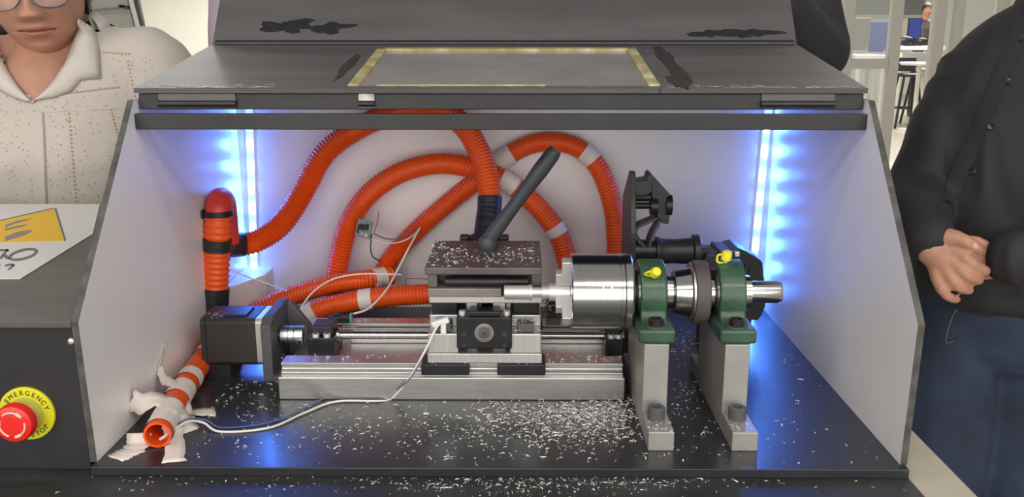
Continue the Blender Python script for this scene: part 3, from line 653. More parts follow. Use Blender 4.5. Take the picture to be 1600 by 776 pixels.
wire('pale wire sagging below the circuit board', [Uy(577, 372, .437), Uy(600, 379, .437), Uy(625, 378, .437), Uy(645, 368, .44), Uy(656, 356, .452)], .0010, 'wirew')
wire('short dark wire curling down from the circuit board', [Uy(581, 366, .437), Uy(579, 385, .437), Uy(582, 400, .44), Uy(595, 408, .455)], .0009, 'wired')
wire('thin red wire rising from the circuit board along the hose', [Uy(585, 362, .437), Uy(590, 345, .45), Uy(592, 330, .46)], .0006, 'wirer')
wire('thin red wire between the wire clip and the tool post', [Uy(633, 435, .40), Uy(650, 435, .36), Uy(668, 436, .31)], .0007, 'wirer')
# circuit board on the loop hose
pc = U(569, 357, y=.438)
pb = thing('circuit_board', 'small square grey-green circuit board on the left hose loop', 'circuit board', pc)
rot = Matrix.Rotation(R(12), 3, 'Y') @ Matrix.Rotation(R(-18), 3, 'Z')
def pv(x, y, z): return rot @ Vector((x, y, z))
def pbox(n, x0, x1, z0, z1, h, m, par): return MB().obox(pc + pv((x0 + x1) / 2, -.001 - h / 2, (z0 + z1) / 2), pv((x1 - x0) / 2, 0, 0), pv(0, h / 2, 0), pv(0, 0, (z1 - z0) / 2)).build(n, M[m], par)
bd = MB().obox(pc, pv(.0115, 0, 0), pv(0, .001, 0), pv(0, 0, .0125)).build('board', M['pcb'], pb)
for q in ((-.006, .001, -.002, .006, .002, 'chipblack'), (.003, .007, .0, .008, .0035, 'chipblack'), (-.009, -.007, -.008, .004, .0015, 'chipblack'), (-.003, .002, -.009, -.005, .0015, 'chip'), (.004, .009, -.010, -.004, .004, 'rawalu')): pbox('chip', *q[:4], q[4], q[5], bd)
# wire clip (thin rectangular loop)
q = [Uy(620, 430, .405), Uy(634, 430, .405), Uy(634, 446, .405), Uy(608, 446, .405)]
tag(MB().tube(q, .0011, seg=8).build('wire_clip', M['grey'], smooth=True), 'small bent grey wire clip beside the upper hose tape', 'clip')
# terminal block on rear rail
tb = U(534, 492, y=YB + .150); tb.z = .0415
e = thing('terminal_plug', 'little black plug with a green contact on the rear rail', 'plug', tb)
MB().box(tb.x - .016, tb.x + .010, tb.y - .006, tb.y + .006, .0415, .050).box(tb.x - .010, tb.x - .002, tb.y - .004, tb.y + .004, .050, .054).build('plug_body', M['blackplastic'], e, bevel=.001)
MB().box(tb.x + .0102, tb.x + .0130, tb.y - .005, tb.y + .004, .0415, .053).build('contact', mat('contact_green', (.08, .4, .3), .4), e, bevel=.0008)
# carriage sensor clip (white)
sc_ = U(688, 503, y=YB - .003)
tag(MB().obox(sc_ + Vector((0, .004, -.001)), (.009, 0, .003), (0, .004, 0), (-.001, 0, .003)).obox(sc_ + Vector((.003, .0035, -.008)), (.003, 0, 0), (0, .003, 0), (0, 0, .006)).build('sensor_clip', M['paper'], bevel=.001), 'small white wire clip on the front left of the carriage', 'clip')
# white corner wedge and small connectors at back left
w0, w1, w2 = U(366, 430, y=.40), U(384, 430, y=.47), U(402, 488, y=.47)
mb = MB().prz([(-.379, .37), (-.340, .45), (-.340, .495), (-.379, .495)], 0, .062)
tag(mb.build('corner_wedge', M['white'], bevel=.001), 'pale wedge block in the rear left corner behind the riser hose', 'block')
c = U(412, 462, y=.485); tag(MB().box(c.x - .018, c.x + .018, .472, .4988, c.z - .008, c.z + .006).box(c.x - .010, c.x + .012, .470, .4722, c.z - .005, c.z + .004).build('power_connector', M['alu_satin'], bevel=.001), 'small grey connector under the left LED strip', 'connector')
c = U(401, 441, y=.4985); tag(MB().box(c.x - .009, c.x + .007, .4955, .4993, c.z - .004, c.z + .004).build('strip_plug', M['blackplastic'], bevel=.0008), 'black plug at the lower end of the left LED strip', 'plug')
# black hose foot behind tool post
c = U(757, 378, y=.375)
e = thing('suction_nozzle', 'black nozzle below the hose end behind the tool post', 'nozzle', (c.x, c.y, .0))
MB().lathe((c.x, c.y, .06), (0, 0, 1), [(0, .014), (c.z - .08, .014), (c.z - .074, .020), (c.z - .052, .021), (c.z - .05, .017)], 28).build('nozzle_body', M['blackplastic'], e, smooth=True)
MB().lathe((c.x, c.y, 0), (0, 0, 1), [(0, .026), (.01, .026), (.012, .013), (.061, .013)], 24).build('stand', M['blackplastic'], e, smooth=True)
for s in (-1, 1): MB().box(c.x + s * .026 - .006, c.x + s * .026 + .006, c.y - .012, c.y + .006, c.z - .010, c.z + .010).build('clamp_ear', M['blackplastic'], e, bevel=.002)

# ================================================================== SWARF
def curl(mb, p, n, rnd, s):
    """one curled chip lying on plane through p with normal n"""
    n = Vector(n); a = rnd.uniform(0, 6.28); u = n.orthogonal().normalized(); v = n.cross(u)
    d = u * math.cos(a) + v * math.sin(a); q = n.cross(d); L = s * rnd.choice((.35, .6, .9, 1.2, 1.7)); k = rnd.uniform(-3.4, 3.4); wd = s * rnd.uniform(.14, .28); hh = s * rnd.uniform(.05, .45)
    vs = []; m = 4; ph = 0; c = Vector(p) + n * .0003; up = rnd.uniform(-3, 3); hh *= rnd.choice((.15, .4, 1))
    for i in range(m + 1):
        t_ = i / m
        h = n * (hh * math.sin(math.pi * t_)); tw = (q * math.cos(up + t_ * 2) + n * abs(math.sin(up + t_ * 2))) * wd
        vs += [c + h - tw * .5 + n * wd * .3, c + h + tw * .5 + n * wd * .3]
        th = k * t_; c = c + (d * math.cos(th) + q * math.sin(th)) * (L / m)
    mb.add(vs, [(2 * i, 2 * i + 1, 2 * i + 3, 2 * i + 2) for i in range(m)])
solid = [(bx0 - .001, bx1 + .001, YB - .001, YB + .175), (px0, px1, .027, .25), (.2275, .2525, .027, .25), (mx0 - .008, mx1 + .03, SY - .03, SY + .05), (-.38, -.315, .0, .33)]
def scatter(mb, cl, z, rnd, lim, s0=.0036, avoid=True):
    for px, py, sx, sy, n in cl:
        for _ in range(n):
            p = U(rnd.gauss(px, sx), rnd.gauss(py, sy), z=z)
            if not (lim[0] < p.x < lim[1] and lim[2] < p.y < lim[3]): continue
            if avoid and any(a < p.x < b and c_ < p.y < d_ for a, b, c_, d_ in solid): continue
            curl(mb, p, (0, 0, 1), rnd, s0 * rnd.uniform(.55, 1.5))
rnd = random.Random(11); mb = MB()
scatter(mb, [(910, 644, 55, 11, 800), (870, 655, 80, 18, 560), (962, 645, 18, 24, 260), (900, 675, 60, 14, 220), (780, 637, 14, 8, 50), (700, 665, 140, 30, 260), (560, 670, 150, 28, 170), (340, 610, 60, 40, 170), (330, 640, 60, 40, 60), (1070, 580, 22, 40, 110), (1085, 600, 40, 50, 60), (1230, 600, 60, 70, 90), (1060, 535, 15, 16, 50), (1120, 690, 140, 18, 60), (800, 690, 200, 18, 130), (440, 600, 40, 30, 40), (1215, 545, 40, 20, 30)], 0, rnd, (-.375, .375, -.006, .48))
stuff(tag(mb.build('metal_shavings', M['swarf']), 'silver metal shavings scattered over the dark base plate', 'shavings'))
mb = MB(); scatter(mb, [(850, 750, 130, 16, 480), (650, 750, 180, 18, 230), (980, 745, 140, 14, 140), (230, 745, 25, 8, 25), (400, 745, 220, 16, 50), (1200, 750, 120, 12, 25)], -.009, rnd, (-.6, .38, -.1, -.0115), .0029, avoid=False)
stuff(tag(mb.build('metal_shavings', M['swarf']), 'metal shavings fallen on the black board in front of the base plate', 'shavings'))
mb = MB(); scatter(mb, [(705, 398, 18, 9, 60), (720, 405, 25, 10, 70), (775, 405, 12, 8, 36), (820, 400, 14, 12, 50), (760, 395, 45, 14, 40), (690, 385, 12, 4, 30)], .1515, rnd, (cxa, cxb, YB + .003, YB + .128), .0034, False)
stuff(tag(mb.build('metal_shavings', M['swarf']), 'metal shavings lying on the tool post top', 'shavings'))
mb = MB()
def heap(n, x0_, x1_, y0_, y1_, z, s=.003):
    for _ in range(n): curl(mb, (rnd.uniform(x0_, x1_), rnd.uniform(y0_, y1_), z), (0, 0, 1), rnd, s * rnd.uniform(.6, 1.4))
heap(70, cxb - .03, cxb, YB + .002, YB + .024, .0795); heap(45, cxb - .028, cxb - .004, YB + .004, YB + .02, .0885); heap(40, cxa + .003, cxa + .032, YB + .002, YB + .02, .0795)
heap(60, cxb + .006, bx1 - .002, YB + .034, YB + .14, .0268); heap(50, cxb + .006, bx1 - .002, YB + .006, YB + .028, .0418); heap(40, bx0, cxa, YB + .006, YB + .03, .0418); heap(30, cxa - .002, cxb + .004, YB - .0035, YB + .0, .0437); heap(40, bx0 + .06, cxa, YB + .144, YB + .166, .0418)
heap(25, px0, px1, .028, .05, .0198); heap(25, .2275, .2525, .028, .05, .0198); heap(20, mx0, mx0 + .03, SY - .024, SY, mz1 + .0002)
stuff(tag(mb.build('metal_shavings', M['swarf']), 'metal shavings caught on the carriage, rails and post feet', 'shavings'))
# matted dark swarf by the jaws
mb = MB()
for _ in range(160): curl(mb, (rnd.uniform(.050, .066), AY + rnd.uniform(-.01, .02), .1195 + rnd.uniform(-.018, -.002)), (rnd.uniform(-1, 1), rnd.uniform(-1, 1), 1), rnd, .005)
mb.box(.049, .064, AY - .004, AY + .03, .092, .100)
stuff(tag(mb.build('swarf_tangle', M['blackmetal']), 'dark tangle of swarf hanging under the rod at the chuck jaws', 'shavings'))

# ================================================================== CONTROL CABINET
CX1 = -.3875
cb = thing('control_cabinet', 'black control cabinet left of the white box with emergency stop', 'cabinet', (-.75, .28, -.009))
MB().box(-1.12, CX1, .002, .565, -.009, .134).build('body', M['cab'], cb, bevel=.001)
MB().box(-1.125, CX1, -.004, .57, .1345, .1405).build('top_panel', M['cabtop'], cb, bevel=.0008)
sc_ = U(111, 533, y=.001); MB().lathe(sc_ + Vector((0, .001, 0)), (0, -1, 0), [(0, .0032), (.0015, .0028), (.0022, .001)], 12).build('screw', M['rawalu'], cb, smooth=True)
# emergency stop
ec = U(43, 645, y=.001)
es = thing('emergency_stop', 'red mushroom emergency stop on a round yellow plate', 'button', ec + Vector((0, 0, -.026)))
RY = .0262
pl = MB().lathe(ec + Vector((0, .0008, 0)), (0, -1, 0), [(0, RY), (.0022, RY), (.003, RY - .0008)], 56).build('yellow_plate', M['estop_y'], es, smooth=True)
MB().lathe(ec + Vector((0, -.0022, 0)), (0, -1, 0), [(0, .0168), (.0045, .0160), (.005, .012), (.014, .011)], 40).build('collar', mat('estop_collar', (.55, .52, .10), .4), es, smooth=True)
bt = MB().lathe(ec + Vector((0, -.013, 0)), (0, -1, 0), [(0, .010), (.002, .0165), (.004, .0182), (.010, .0182), (.0125, .0170), (.0135, .0145), (.0138, .006)], 48).build('mushroom_button', M['estop_r'], es, smooth=True)
def arc_pts(a0, a1, r, n=16): return [ec + Vector((r * math.sin(a0 + (a1 - a0) * k / n), -.0269, r * math.cos(a0 + (a1 - a0) * k / n))) for k in range(n + 1)]
for k in range(3):
    a0 = R(-40 + 120 * k); q = arc_pts(a0, a0 + R(92), .0118)
    mb = MB().tube(q, [(.0009 if i < 12 else .0009 + .0005 * (16 - i) / 4 + .0004) for i in range(17)], seg=8)
    mb.build('arrow', M['estop_w'], bt, smooth=True)
def text_mesh(ch, size):
    cu = bpy.data.curves.new('t', 'FONT'); cu.body = ch; cu.size = size; cu.align_x = 'CENTER'; cu.extrude = .00012 * 0 + .0002
    o = bpy.data.objects.new('t', cu); COL.objects.link(o); dg = bpy.context.evaluated_depsgraph_get(); me = bpy.data.meshes.new_from_object(o.evaluated_get(dg))
    vs = [v.co.copy() for v in me.vertices]; fs = [tuple(p.vertices) for p in me.polygons]
    bpy.data.objects.remove(o); bpy.data.curves.remove(cu); bpy.data.meshes.remove(me); return vs, fs
mb = MB()
for word, ac, step, r, flip in (('EMERGENCY', R(10), R(15.5), .0188, 1), ('STOP', R(148), R(-15), .0232, -1)):
    for i, chh in enumerate(word):
        a = ac + (i - (len(word) - 1) / 2) * step; vs, fs = text_mesh(chh, .0066)
        ra = a if flip == 1 else a + math.pi
        ex = Vector((math.cos(ra), 0, -math.sin(ra))); ez = Vector((math.sin(ra), 0, math.cos(ra))); o_ = ec + Vector((math.sin(a) * r, -.0024, math.cos(a) * r))
        mb.add([o_ + ex * v.x + ez * v.y + Vector((0, -v.z, 0)) for v in vs], fs)
mb.build('lettering', M['ink'], pl)
# printed poster sheet on the cabinet
ZP = .1407
po = thing('poster_sheet', 'white printed sheet with yellow picture on the cabinet top', 'poster', (-.7, .38, ZP))
pp = [U(155, 320, z=ZP), U(145, 366, z=ZP), U(32, 436, z=ZP), U(-260, 438, z=ZP), U(-330, 320, z=ZP)]
pp[0].y = pp[4].y = .566
pp[1].x = min(pp[1].x, CX1 - .002); 
MB().prz([(p.x, p.y) for p in pp], ZP, ZP + .0008).build('sheet', M['paper'], po)
def flat(lst, h0, h1, name, m, par=None):
    q = [U(a, b, z=ZP + h1) for a, b in lst]; return MB().prz([(p.x, p.y) for p in q], ZP + h0, ZP + h1).build(name, M[m], par or po)
yc = flat([(84, 325), (101, 376), (-60, 380), (-60, 358)], .0008, .0011, 'yellow_picture', 'yellowcard')
flat([(85, 325), (88, 325), (103, 374), (101, 377)], .0008, .0013, 'grey_picture_edge', 'greyink')
flat([(84, 324.3), (-60, 357), (-60, 358.5), (84, 325.6)], .0008, .0013, 'grey_picture_edge', 'greyink')
for q in ([(8, 351), (28, 344), (50, 341), (38, 345), (22, 349), (8, 355)], [(8, 369), (30, 361), (48, 359), (50, 361), (40, 366), (8, 376)], [(8, 357), (28, 352), (44, 350), (34, 354), (20, 357), (8, 360)]):
    flat(q, .0011, .0014, 'grey_stroke', 'grey', yc)
def ring_px(cx, cy, rx, ry, w_, name):
    mb = MB(); n = 32; rot_ = R(-14); q = []
    for f in (1, 0):
        for k in range(n):
            a = 2 * math.pi * k / n; X = (rx - w_ * (1 - f)) * math.cos(a); Y = (ry - w_ * .7 * (1 - f)) * math.sin(a)
            q.append(U(cx + X * math.cos(rot_) - Y * math.sin(rot_), cy + X * math.sin(rot_) + Y * math.cos(rot_), z=ZP + .0012))
    mb.add(q, [(k, (k + 1) % n, n + (k + 1) % n, n + k) for k in range(n)])
    mb.add([p - Vector((0, 0, .0004)) for p in q[:n]] + q[:n], [(k, (k + 1) % n, n + (k + 1) % n, n + k) for k in range(n)])
    return mb.build(name, M['greyink'], po)
ring_px(36, 397, 24, 8.5, 5, 'letter_o')
# the letter R before it and the small n below
flat([(10, 389), (14, 389), (2, 404), (-3, 404)], .0008, .0012, 'letter_r', 'greyink'); flat([(4, 399), (10, 397), (16, 404), (9, 404)], .0008, .0012, 'letter_r', 'greyink'); flat([(-2, 389), (12, 389), (15, 392), (-4, 392)], .0008, .0012, 'letter_r', 'greyink')
for q in ([(8, 413), (18, 411), (23, 413), (22, 416), (17, 414), (8, 416)], [(19, 413), (23, 413), (16, 421), (11, 421)], [(-4, 413), (1, 413), (-6, 421), (-11, 421)]): flat(q, .0008, .0012, 'letter_n', 'greyink')

# ================================================================== PEOPLE
def fuse(mb, voxel, smooth=6, sf=.5, wrinkle=0, wscale=10, seed=0):
    """merge overlapping closed shapes into one continuous surface"""
    me = bpy.data.meshes.new('f'); me.from_pydata([tuple(v) for v in mb.v], [], mb.f)
    bm = bmesh.new(); bm.from_mesh(me); bmesh.ops.recalc_face_normals(bm, faces=bm.faces); bm.to_mesh(me); bm.free()
    o = bpy.data.objects.new('f', me); COL.objects.link(o)
    m = o.modifiers.new('r', 'REMESH'); m.mode = 'VOXEL'; m.voxel_size = voxel
    s = o.modifiers.new('s', 'SMOOTH'); s.iterations = smooth; s.factor = sf
    dg = bpy.context.evaluated_depsgraph_get(); out = bpy.data.meshes.new_from_object(o.evaluated_get(dg))
    r = MB(); vs = [v.co.copy() for v in out.vertices]
    if wrinkle:
        ns = [v.normal.copy() for v in out.vertices]
        for i, v in enumerate(vs):
            q = Vector((v.x * wscale + seed, v.y * wscale, v.z * wscale * .55)); q += Vector((noise.noise(q * .5), noise.noise(q * .5 + Vector((9, 0, 0))), 0)) * 1.5
            vs[i] = v + ns[i] * wrinkle * (1 - 2 * abs(noise.noise(q)))
    r.add(vs, [tuple(p.vertices) for p in out.polygons])
    bpy.data.objects.remove(o); bpy.data.meshes.remove(me); bpy.data.meshes.remove(out)
    return r
def ring(c, rx, ry, rz=0, n=28, e=2.3, tilt=None):
    c = Vector(c); ca, sa = math.cos(rz), math.sin(rz); out = []
    for k in range(n):
        a = 2 * math.pi * k / n; X = rx * math.copysign(abs(math.cos(a)) ** (2 / e), math.cos(a)); Y = ry * math.copysign(abs(math.sin(a)) ** (2 / e), math.sin(a))
        p = Vector((X * ca - Y * sa, X * sa + Y * ca, 0)); out.append(c + (tilt @ p if tilt else p))
    return out
def limb(mb, pts, rs, seg=18):
    P_ = spline(pts, .012); n = len(P_) - 1; m = len(rs) - 1
    # radius by nearest control parameter
    cum = [0]
    for i in range(1, len(pts)): cum.append(cum[-1] + (Vector(pts[i]) - Vector(pts[i - 1])).length)
    def rad(t_):
        s_ = t_ * cum[-1]
        for i in range(m):
            if s_ <= cum[i + 1] + 1e-9: f = (s_ - cum[i]) / max(1e-9, cum[i + 1] - cum[i]); f = f * f * (3 - 2 * f); return rs[i] + (rs[i + 1] - rs[i]) * f
        return rs[-1]
    mb.tube(P_, [rad(i / n) for i in range(n + 1)], seg=seg)
    mb.ball(pts[0], rs[0] * .98, seg=14, rings=8); mb.ball(pts[-1], rs[-1] * .98, seg=14, rings=8)
def finger(mb, pts, r0, r1): limb(mb, pts, [r0 + (r1 - r0) * k / (len(pts) - 1) for k in range(len(pts))], seg=12)
def generic_hand(mb, wr, d, n, s=1, k_=1):
    """relaxed five-finger hand: wrist, direction, palm normal, thumb side"""
    wr, d, n = Vector(wr), Vector(d).normalized() * k_, Vector(n); n = (n - d * n.dot(d) / d.length_squared).normalized() * k_; t_ = d.cross(n) / k_ * s
    limb(mb, [wr, wr + d * .03, wr + d * .08], [.026 * k_, .028 * k_, .026 * k_]); mb.obox(wr + d * .05, d * .04, t_ * .036, n * .012)
    for k, (o_, L) in enumerate(((.030, .070), (.010, .080), (-.010, .074), (-.030, .058))):
        b = wr + d * .085 + t_ * o_; finger(mb, [b, b + d * L * .45 + n * .008, b + d * L * .75 + n * .026, b + d * L * .85 + n * .045], .0095 * k_, .0075 * k_)
    b = wr + d * .03 + t_ * .032; finger(mb, [b, b + (d + t_ * .8) * .025 + n * .01, b + (d * 1.1 + t_ * .55) * .045 + n * .016], .012 * k_, .0085 * k_)
def head_mesh(c, rot, wd=.073, hh=.112, dp=.096, taper=.30, nu=72, nv=72):
    """head with brow, nose, lips and chin; local -y is forward"""
    c = Vector(c); mb = MB(); vs = []
    def g(x, s): return math.exp(-(x / s) ** 2)
    lipm = []
    for j in range(nv + 1):
        ph = math.pi * j / nv
        for i in range(nu):
            a = 2 * math.pi * i / nu
            # denser sampling toward the face
            a2 = a - .45 * math.sin(a) ; dx, dy, dz = math.sin(a2) * math.sin(ph), -math.cos(a2) * math.sin(ph), math.cos(ph)
            x, y, z = dx * wd, dy * dp, dz * hh
            if z < 0:
                k = -z / hh; x *= 1 - taper * k ** 1.6; y = y * (1 - .10 * k * k) if y < 0 else y * (1 - .55 * k)
            else:
                y = y * 1.05 if y > 0 else y * .97
            f = max(0, -dy)
            if f > 0:
                fl = f ** .5
                y += .006 * fl * g(z - .02, .03) * g(x, .05)                          # flatter eye plane
                y -= .006 * fl * g(z - .030, .012) * g(abs(x) - .028, .025)           # brows
                y += .010 * fl * g(z - .004, .013) * g(abs(x) - .031, .016)           # sockets
                nz = 1 if z > -.046 else 0
                prof = max(0, min(1, (.022 - z) / .062)) if z > -.042 else max(0, 1 - (-.042 - z) / .009)
                wid = .0075 + .0075 * max(0, min(1, (.01 - z) / .05))
                y -= .021 * fl * prof * g(x, wid)                                     # nose
                y -= .008 * fl * g(z + .040, .009) * g(abs(x) - .013, .0075)          # wings
                y -= .0048 * fl * g(z + .0612, .0048) * g(x, .024)                    # upper lip
                y -= .0058 * fl * g(z + .0722, .0058) * g(x, .021)                    # lower lip
                y += .0050 * fl * g(z + .0662, .0016) * g(x, .027)                    # mouth line
                y += .004 * fl * g(z + .084, .006) * g(x, .02)
                y -= .008 * fl * g(z + .101, .016) * g(x, .024)                       # chin
                y -= .005 * fl * g(z + .035, .025) * g(abs(x) - .042, .02)            # cheeks
            lipm.append((x, y, z)); vs.append(c + rot @ Vector((x, y, z)))
    fs = []; ms = []
    for j in range(nv):
        for i in range(nu):
            i2 = (i + 1) % nu; q = (j * nu + i, j * nu + i2, (j + 1) * nu + i2, (j + 1) * nu + i); fs.append(q)
            X = sum(lipm[k][0] for k in q) / 4; Y = sum(lipm[k][1] for k in q) / 4; Z = sum(lipm[k][2] for k in q) / 4
            up = -.0588 + .0008 * math.cos(X * 320) - 7.5 * X * X; dn = -.0768 + 11 * X * X
            ms.append(2 if (Y < -.05 and abs(X) < .0285 and abs(Z + .0664 - 1.5 * X * X) < .0013) else 1 if (Y < -.05 and abs(X) < .028 and dn < Z < up) else 0)
    mb.v = vs; mb.f = fs; mb.m = ms
    return mb
def head_blob(mb, c, rot, wd=.073, hh=.112, dp=.096):
    h = head_mesh(c, rot, wd, hh, dp, nu=48, nv=48); mb.add(h.v, h.f)
    for s in (-1, 1):
        mb.ball(Vector(c) + rot @ Vector((s * (wd + .002), .012, -.012)), .008, .016, .028, rot=rot.to_3x3() if hasattr(rot, 'to_3x3') else rot)
def eul(x, y, z): return (Matrix.Rotation(z, 3, 'Z') @ Matrix.Rotation(y, 3, 'Y') @ Matrix.Rotation(x, 3, 'X'))
def hair_cap(par, c, rot, wd=.073, hh=.112, dp=.096, drop=-.02, m='hair'):
    mb = MB(); vs = []; n1, n2 = 40, 20; g = 1.10
    for j in range(n2 + 1):
        for i in range(n1):
            a = 2 * math.pi * i / n1; front = max(0, math.cos(a)); lim = 2.0 - .95 * front ** .7
            ph = lim * j / n2
            p = Vector((math.sin(a) * math.sin(ph) * wd * g, -math.cos(a) * math.sin(ph) * dp * g, math.cos(ph) * hh * g)); p *= 1 + .02 * noise.noise(p * 60)
            vs.append(Vector(c) + rot @ p)
    fs = [(j * n1 + i, j * n1 + (i + 1) % n1, (j + 1) * n1 + (i + 1) % n1, (j + 1) * n1 + i) for j in range(n2) for i in range(n1)]
    o = mb.add(vs, fs).build('hair', M[m], par, smooth=True, angle=80)
    s = o.modifiers.new('t', 'SOLIDIFY'); s.thickness = .006; s.offset = -1
    return o
def torso_rings(spec, c, rz, grow=0):
    out = []
    for z, rx, ry, dx, dy in spec: out.append(ring((c[0] + dx, c[1] + dy, z), rx + grow, ry + grow, rz))
    return out

# ---------------------------------------------------------------- man in black shirt and jeans
mc = (.905, .765); mrz = R(-36)
man = thing('person', 'person in black button shirt and dark jeans holding hands at the waist', 'person', (mc[0], mc[1], FZ))
tors = [(-.10, .150, .108, -.035, 0), (-.03, .152, .112, -.035, 0), (.05, .155, .118, -.030, -.004), (.15, .162, .118, -.020, -.004), (.25, .172, .112, -.006, 0), (.32, .172, .100, .006, .004), (.375, .150, .085, .016, .008), (.415, .110, .070, .024, .012), (.445, .068, .060, .028, .012)]
S_r = Vector((.835, .835, .335)); S_l = Vector((1.055, .675, .345))
E_r = Vector((.722, .790, .125)); W_r = U(1449, 372, y=.615)
E_l = Vector((1.05, .55, .10)); W_l = Vector((.800, .600, .052))
mb = MB(); mb.loft(torso_rings(tors, mc, mrz))
limb(mb, [S_r + Vector((.05, -.01, .02)), S_r, S_r.lerp(E_r, .5) + Vector((-.006, .0, 0)), E_r, E_r.lerp(W_r, .55) + Vector((-.004, 0, -.006)), W_r + (W_r - E_r).normalized() * -.004], [.062, .064, .060, .055, .050, .040])
limb(mb, [S_l, S_l.lerp(E_l, .5), E_l, E_l.lerp(W_l, .5), W_l], [.072, .060, .053, .048, .042])
mb.loft([ring((mc[0] - .06, mc[1] - .05, z), rx, ry, mrz) for z, rx, ry in ((-.055, .095, .07), (.02, .115, .075), (.09, .10, .065))])
shirt = fuse(mb, .0075, 7, .5, .0065, 12, 3).build('shirt', M['shirt_b'], man, smooth=True, angle=180)
shirt['label'] = 'black long-sleeved button shirt'
# collar
nk = Vector((mc[0] + .028, mc[1] + .012, .438))
cr = [ring(nk + Vector((0, 0, h)), r_ + .004, r_, mrz, 32, 2) for h, r_ in ((-.012, .074), (.012, .068), (.034, .063), (.020, .072), (-.008, .082))]
MB().loft(cr).build('collar', M['shirt_b'], man, smooth=True, angle=60)
# cuff
cw = (W_r - E_r).normalized()
MB().tube([W_r - cw * .032, W_r - cw * .015, W_r + cw * .004], [.0415, .0405, .039], seg=24).build('cuff', M['shirt_b'], man, smooth=True, angle=60)
# placket and buttons: points on the shirt front found by casting rays
dg = bpy.context.evaluated_depsgraph_get()
from mathutils.bvhtree import BVHTree
def bvh_of(mbx): return BVHTree.FromPolygons([tuple(v) for v in mbx.v], mbx.f)
def obj_bvh(o):
    org = WL[o.name]; return BVHTree.FromPolygons([tuple(v.co + org) for v in o.data.vertices], [tuple(p.vertices) for p in o.data.polygons])
sb_ = obj_bvh(shirt)
def hit(bv, px, py):
    d = FW + RT * ((px - 800) / FPX) + UPV * ((388 - py) / FPX); h = bv.ray_cast(CAM, d.normalized()); return h[0], h[1]
pl_ = [hit(sb_, 1597 - 5.1 * k, 40 + 12 * k) for k in range(0, 24)]
pl_ = [(p, n) for p, n in pl_ if p]
if len(pl_) > 3:
    vs = []
    for p, n in pl_:
        sd = n.cross(Vector((.35, 0, 1))).normalized(); vs += [p + n * .0012 - sd * .014, p + n * .0026, p + n * .0012 + sd * .014]
    o = MB().add(vs, [(3 * i + k, 3 * i + k + 1, 3 * i + 4 + k, 3 * i + 3 + k) for i in range(len(pl_) - 1) for k in (0, 1)]).build('placket', M['shirt_b'], man, smooth=True, angle=180)
for px, py in ((1578, 128), (1549, 198), (1520, 268), (1598, 62)):
    p, n = hit(sb_, px, py)
    if p:
        b = MB().lathe(p + n * .001, n, [(0, .0055), (.0022, .0058), (.003, .005), (.0024, .003)], 20).build('button', M['button'], man, smooth=True)
# jeans
J = MB()
J.loft([ring((mc[0] - .035, mc[1], z), rx, ry, mrz) for z, rx, ry in ((-.175, .10, .085), (-.14, .142, .108), (-.08, .152, .114), (-.02, .146, .108), (.012, .142, .104))])
for hx, kx, ax_, yk in ((.800, .796, .80, -.03), (.934, .938, .945, -.02)):
    limb(J, [Vector((hx, mc[1], -.10)), Vector((hx, mc[1] - .005, -.25)), Vector((kx, mc[1] + yk, -.48)), Vector((ax_, mc[1], -.70)), Vector((ax_, mc[1] + .01, FZ + .05))], [.080, .083, .066, .060, .058])
jo = fuse(J, .008, 6, .5, .003, 12, 8).build('jeans', M['jeans'], man, smooth=True, angle=180)
jb = obj_bvh(jo)
def seam(pxs, nm, m, r=.0011):
    q = [hit(jb, *p) for p in pxs]; q = [p + n * .0008 for p, n in q if p]
    if len(q) > 2: MB().tube(spline(q, .006), r, seg=6).build(nm, M[m], man, smooth=True)
seam([(1507, 468), (1497, 480), (1488, 495), (1481, 515), (1478, 535), (1490, 532)], 'fly_seam', 'seam')
seam([(1584, 466), (1587, 480), (1592, 490), (1600, 497)], 'pocket_seam', 'seam')
MB().loft([ring((mc[0] - .035, mc[1], z), rx, ry, mrz) for z, rx, ry in ((-.034, .152, .1135), (-.032, .155, .117), (-.002, .153, .115), (0, .150, .112))]).build('belt', M['blackplastic'], man, smooth=True, angle=50)
for hx in (.80, .945):
    S = MB(); S.loft([ring((hx, mc[1] - .05 + dy, FZ + z), rx, ry, 0) for z, rx, ry, dy in ((0, .047, .13, 0), (.02, .049, .132, 0), (.05, .045, .11, .01), (.09, .042, .06, .045))])
    S.build('shoe', M['blackplastic'], man, smooth=True, angle=60)
# body: head, neck, arms and hands in one surface
hc = Vector((mc[0] + .018, mc[1] - .010, .605)); hr = eul(R(14), 0, R(-25))
B = MB(); head_blob(B, hc, hr, .076, .118, .10)
limb(B, [Vector((mc[0] + .024, mc[1] + .010, .35)), Vector((mc[0] + .027, mc[1] + .010, .44)), Vector((mc[0] + .024, mc[1] + .008, .54))], [.07, .054, .052])
B.loft(torso_rings(tors[:7], mc, mrz, -.02))
for a, b in ((.805, .80), (.935, .945)): limb(B, [Vector((a, mc[1], -.10)), Vector((a, mc[1], -.45)), Vector((b, mc[1] + .01, FZ + .04))], [.065, .048, .040])
limb(B, [S_r + Vector((.03, 0, 0)), S_r, E_r, W_r], [.05, .048, .038, .027]); limb(B, [S_l + Vector((-.03, .01, -.03)), S_l + Vector((0, 0, -.02)), E_l, W_l], [.04, .040, .036, .027])
hy = .59
def hp(px, py, dy=0): return U(px, py, y=hy + dy)
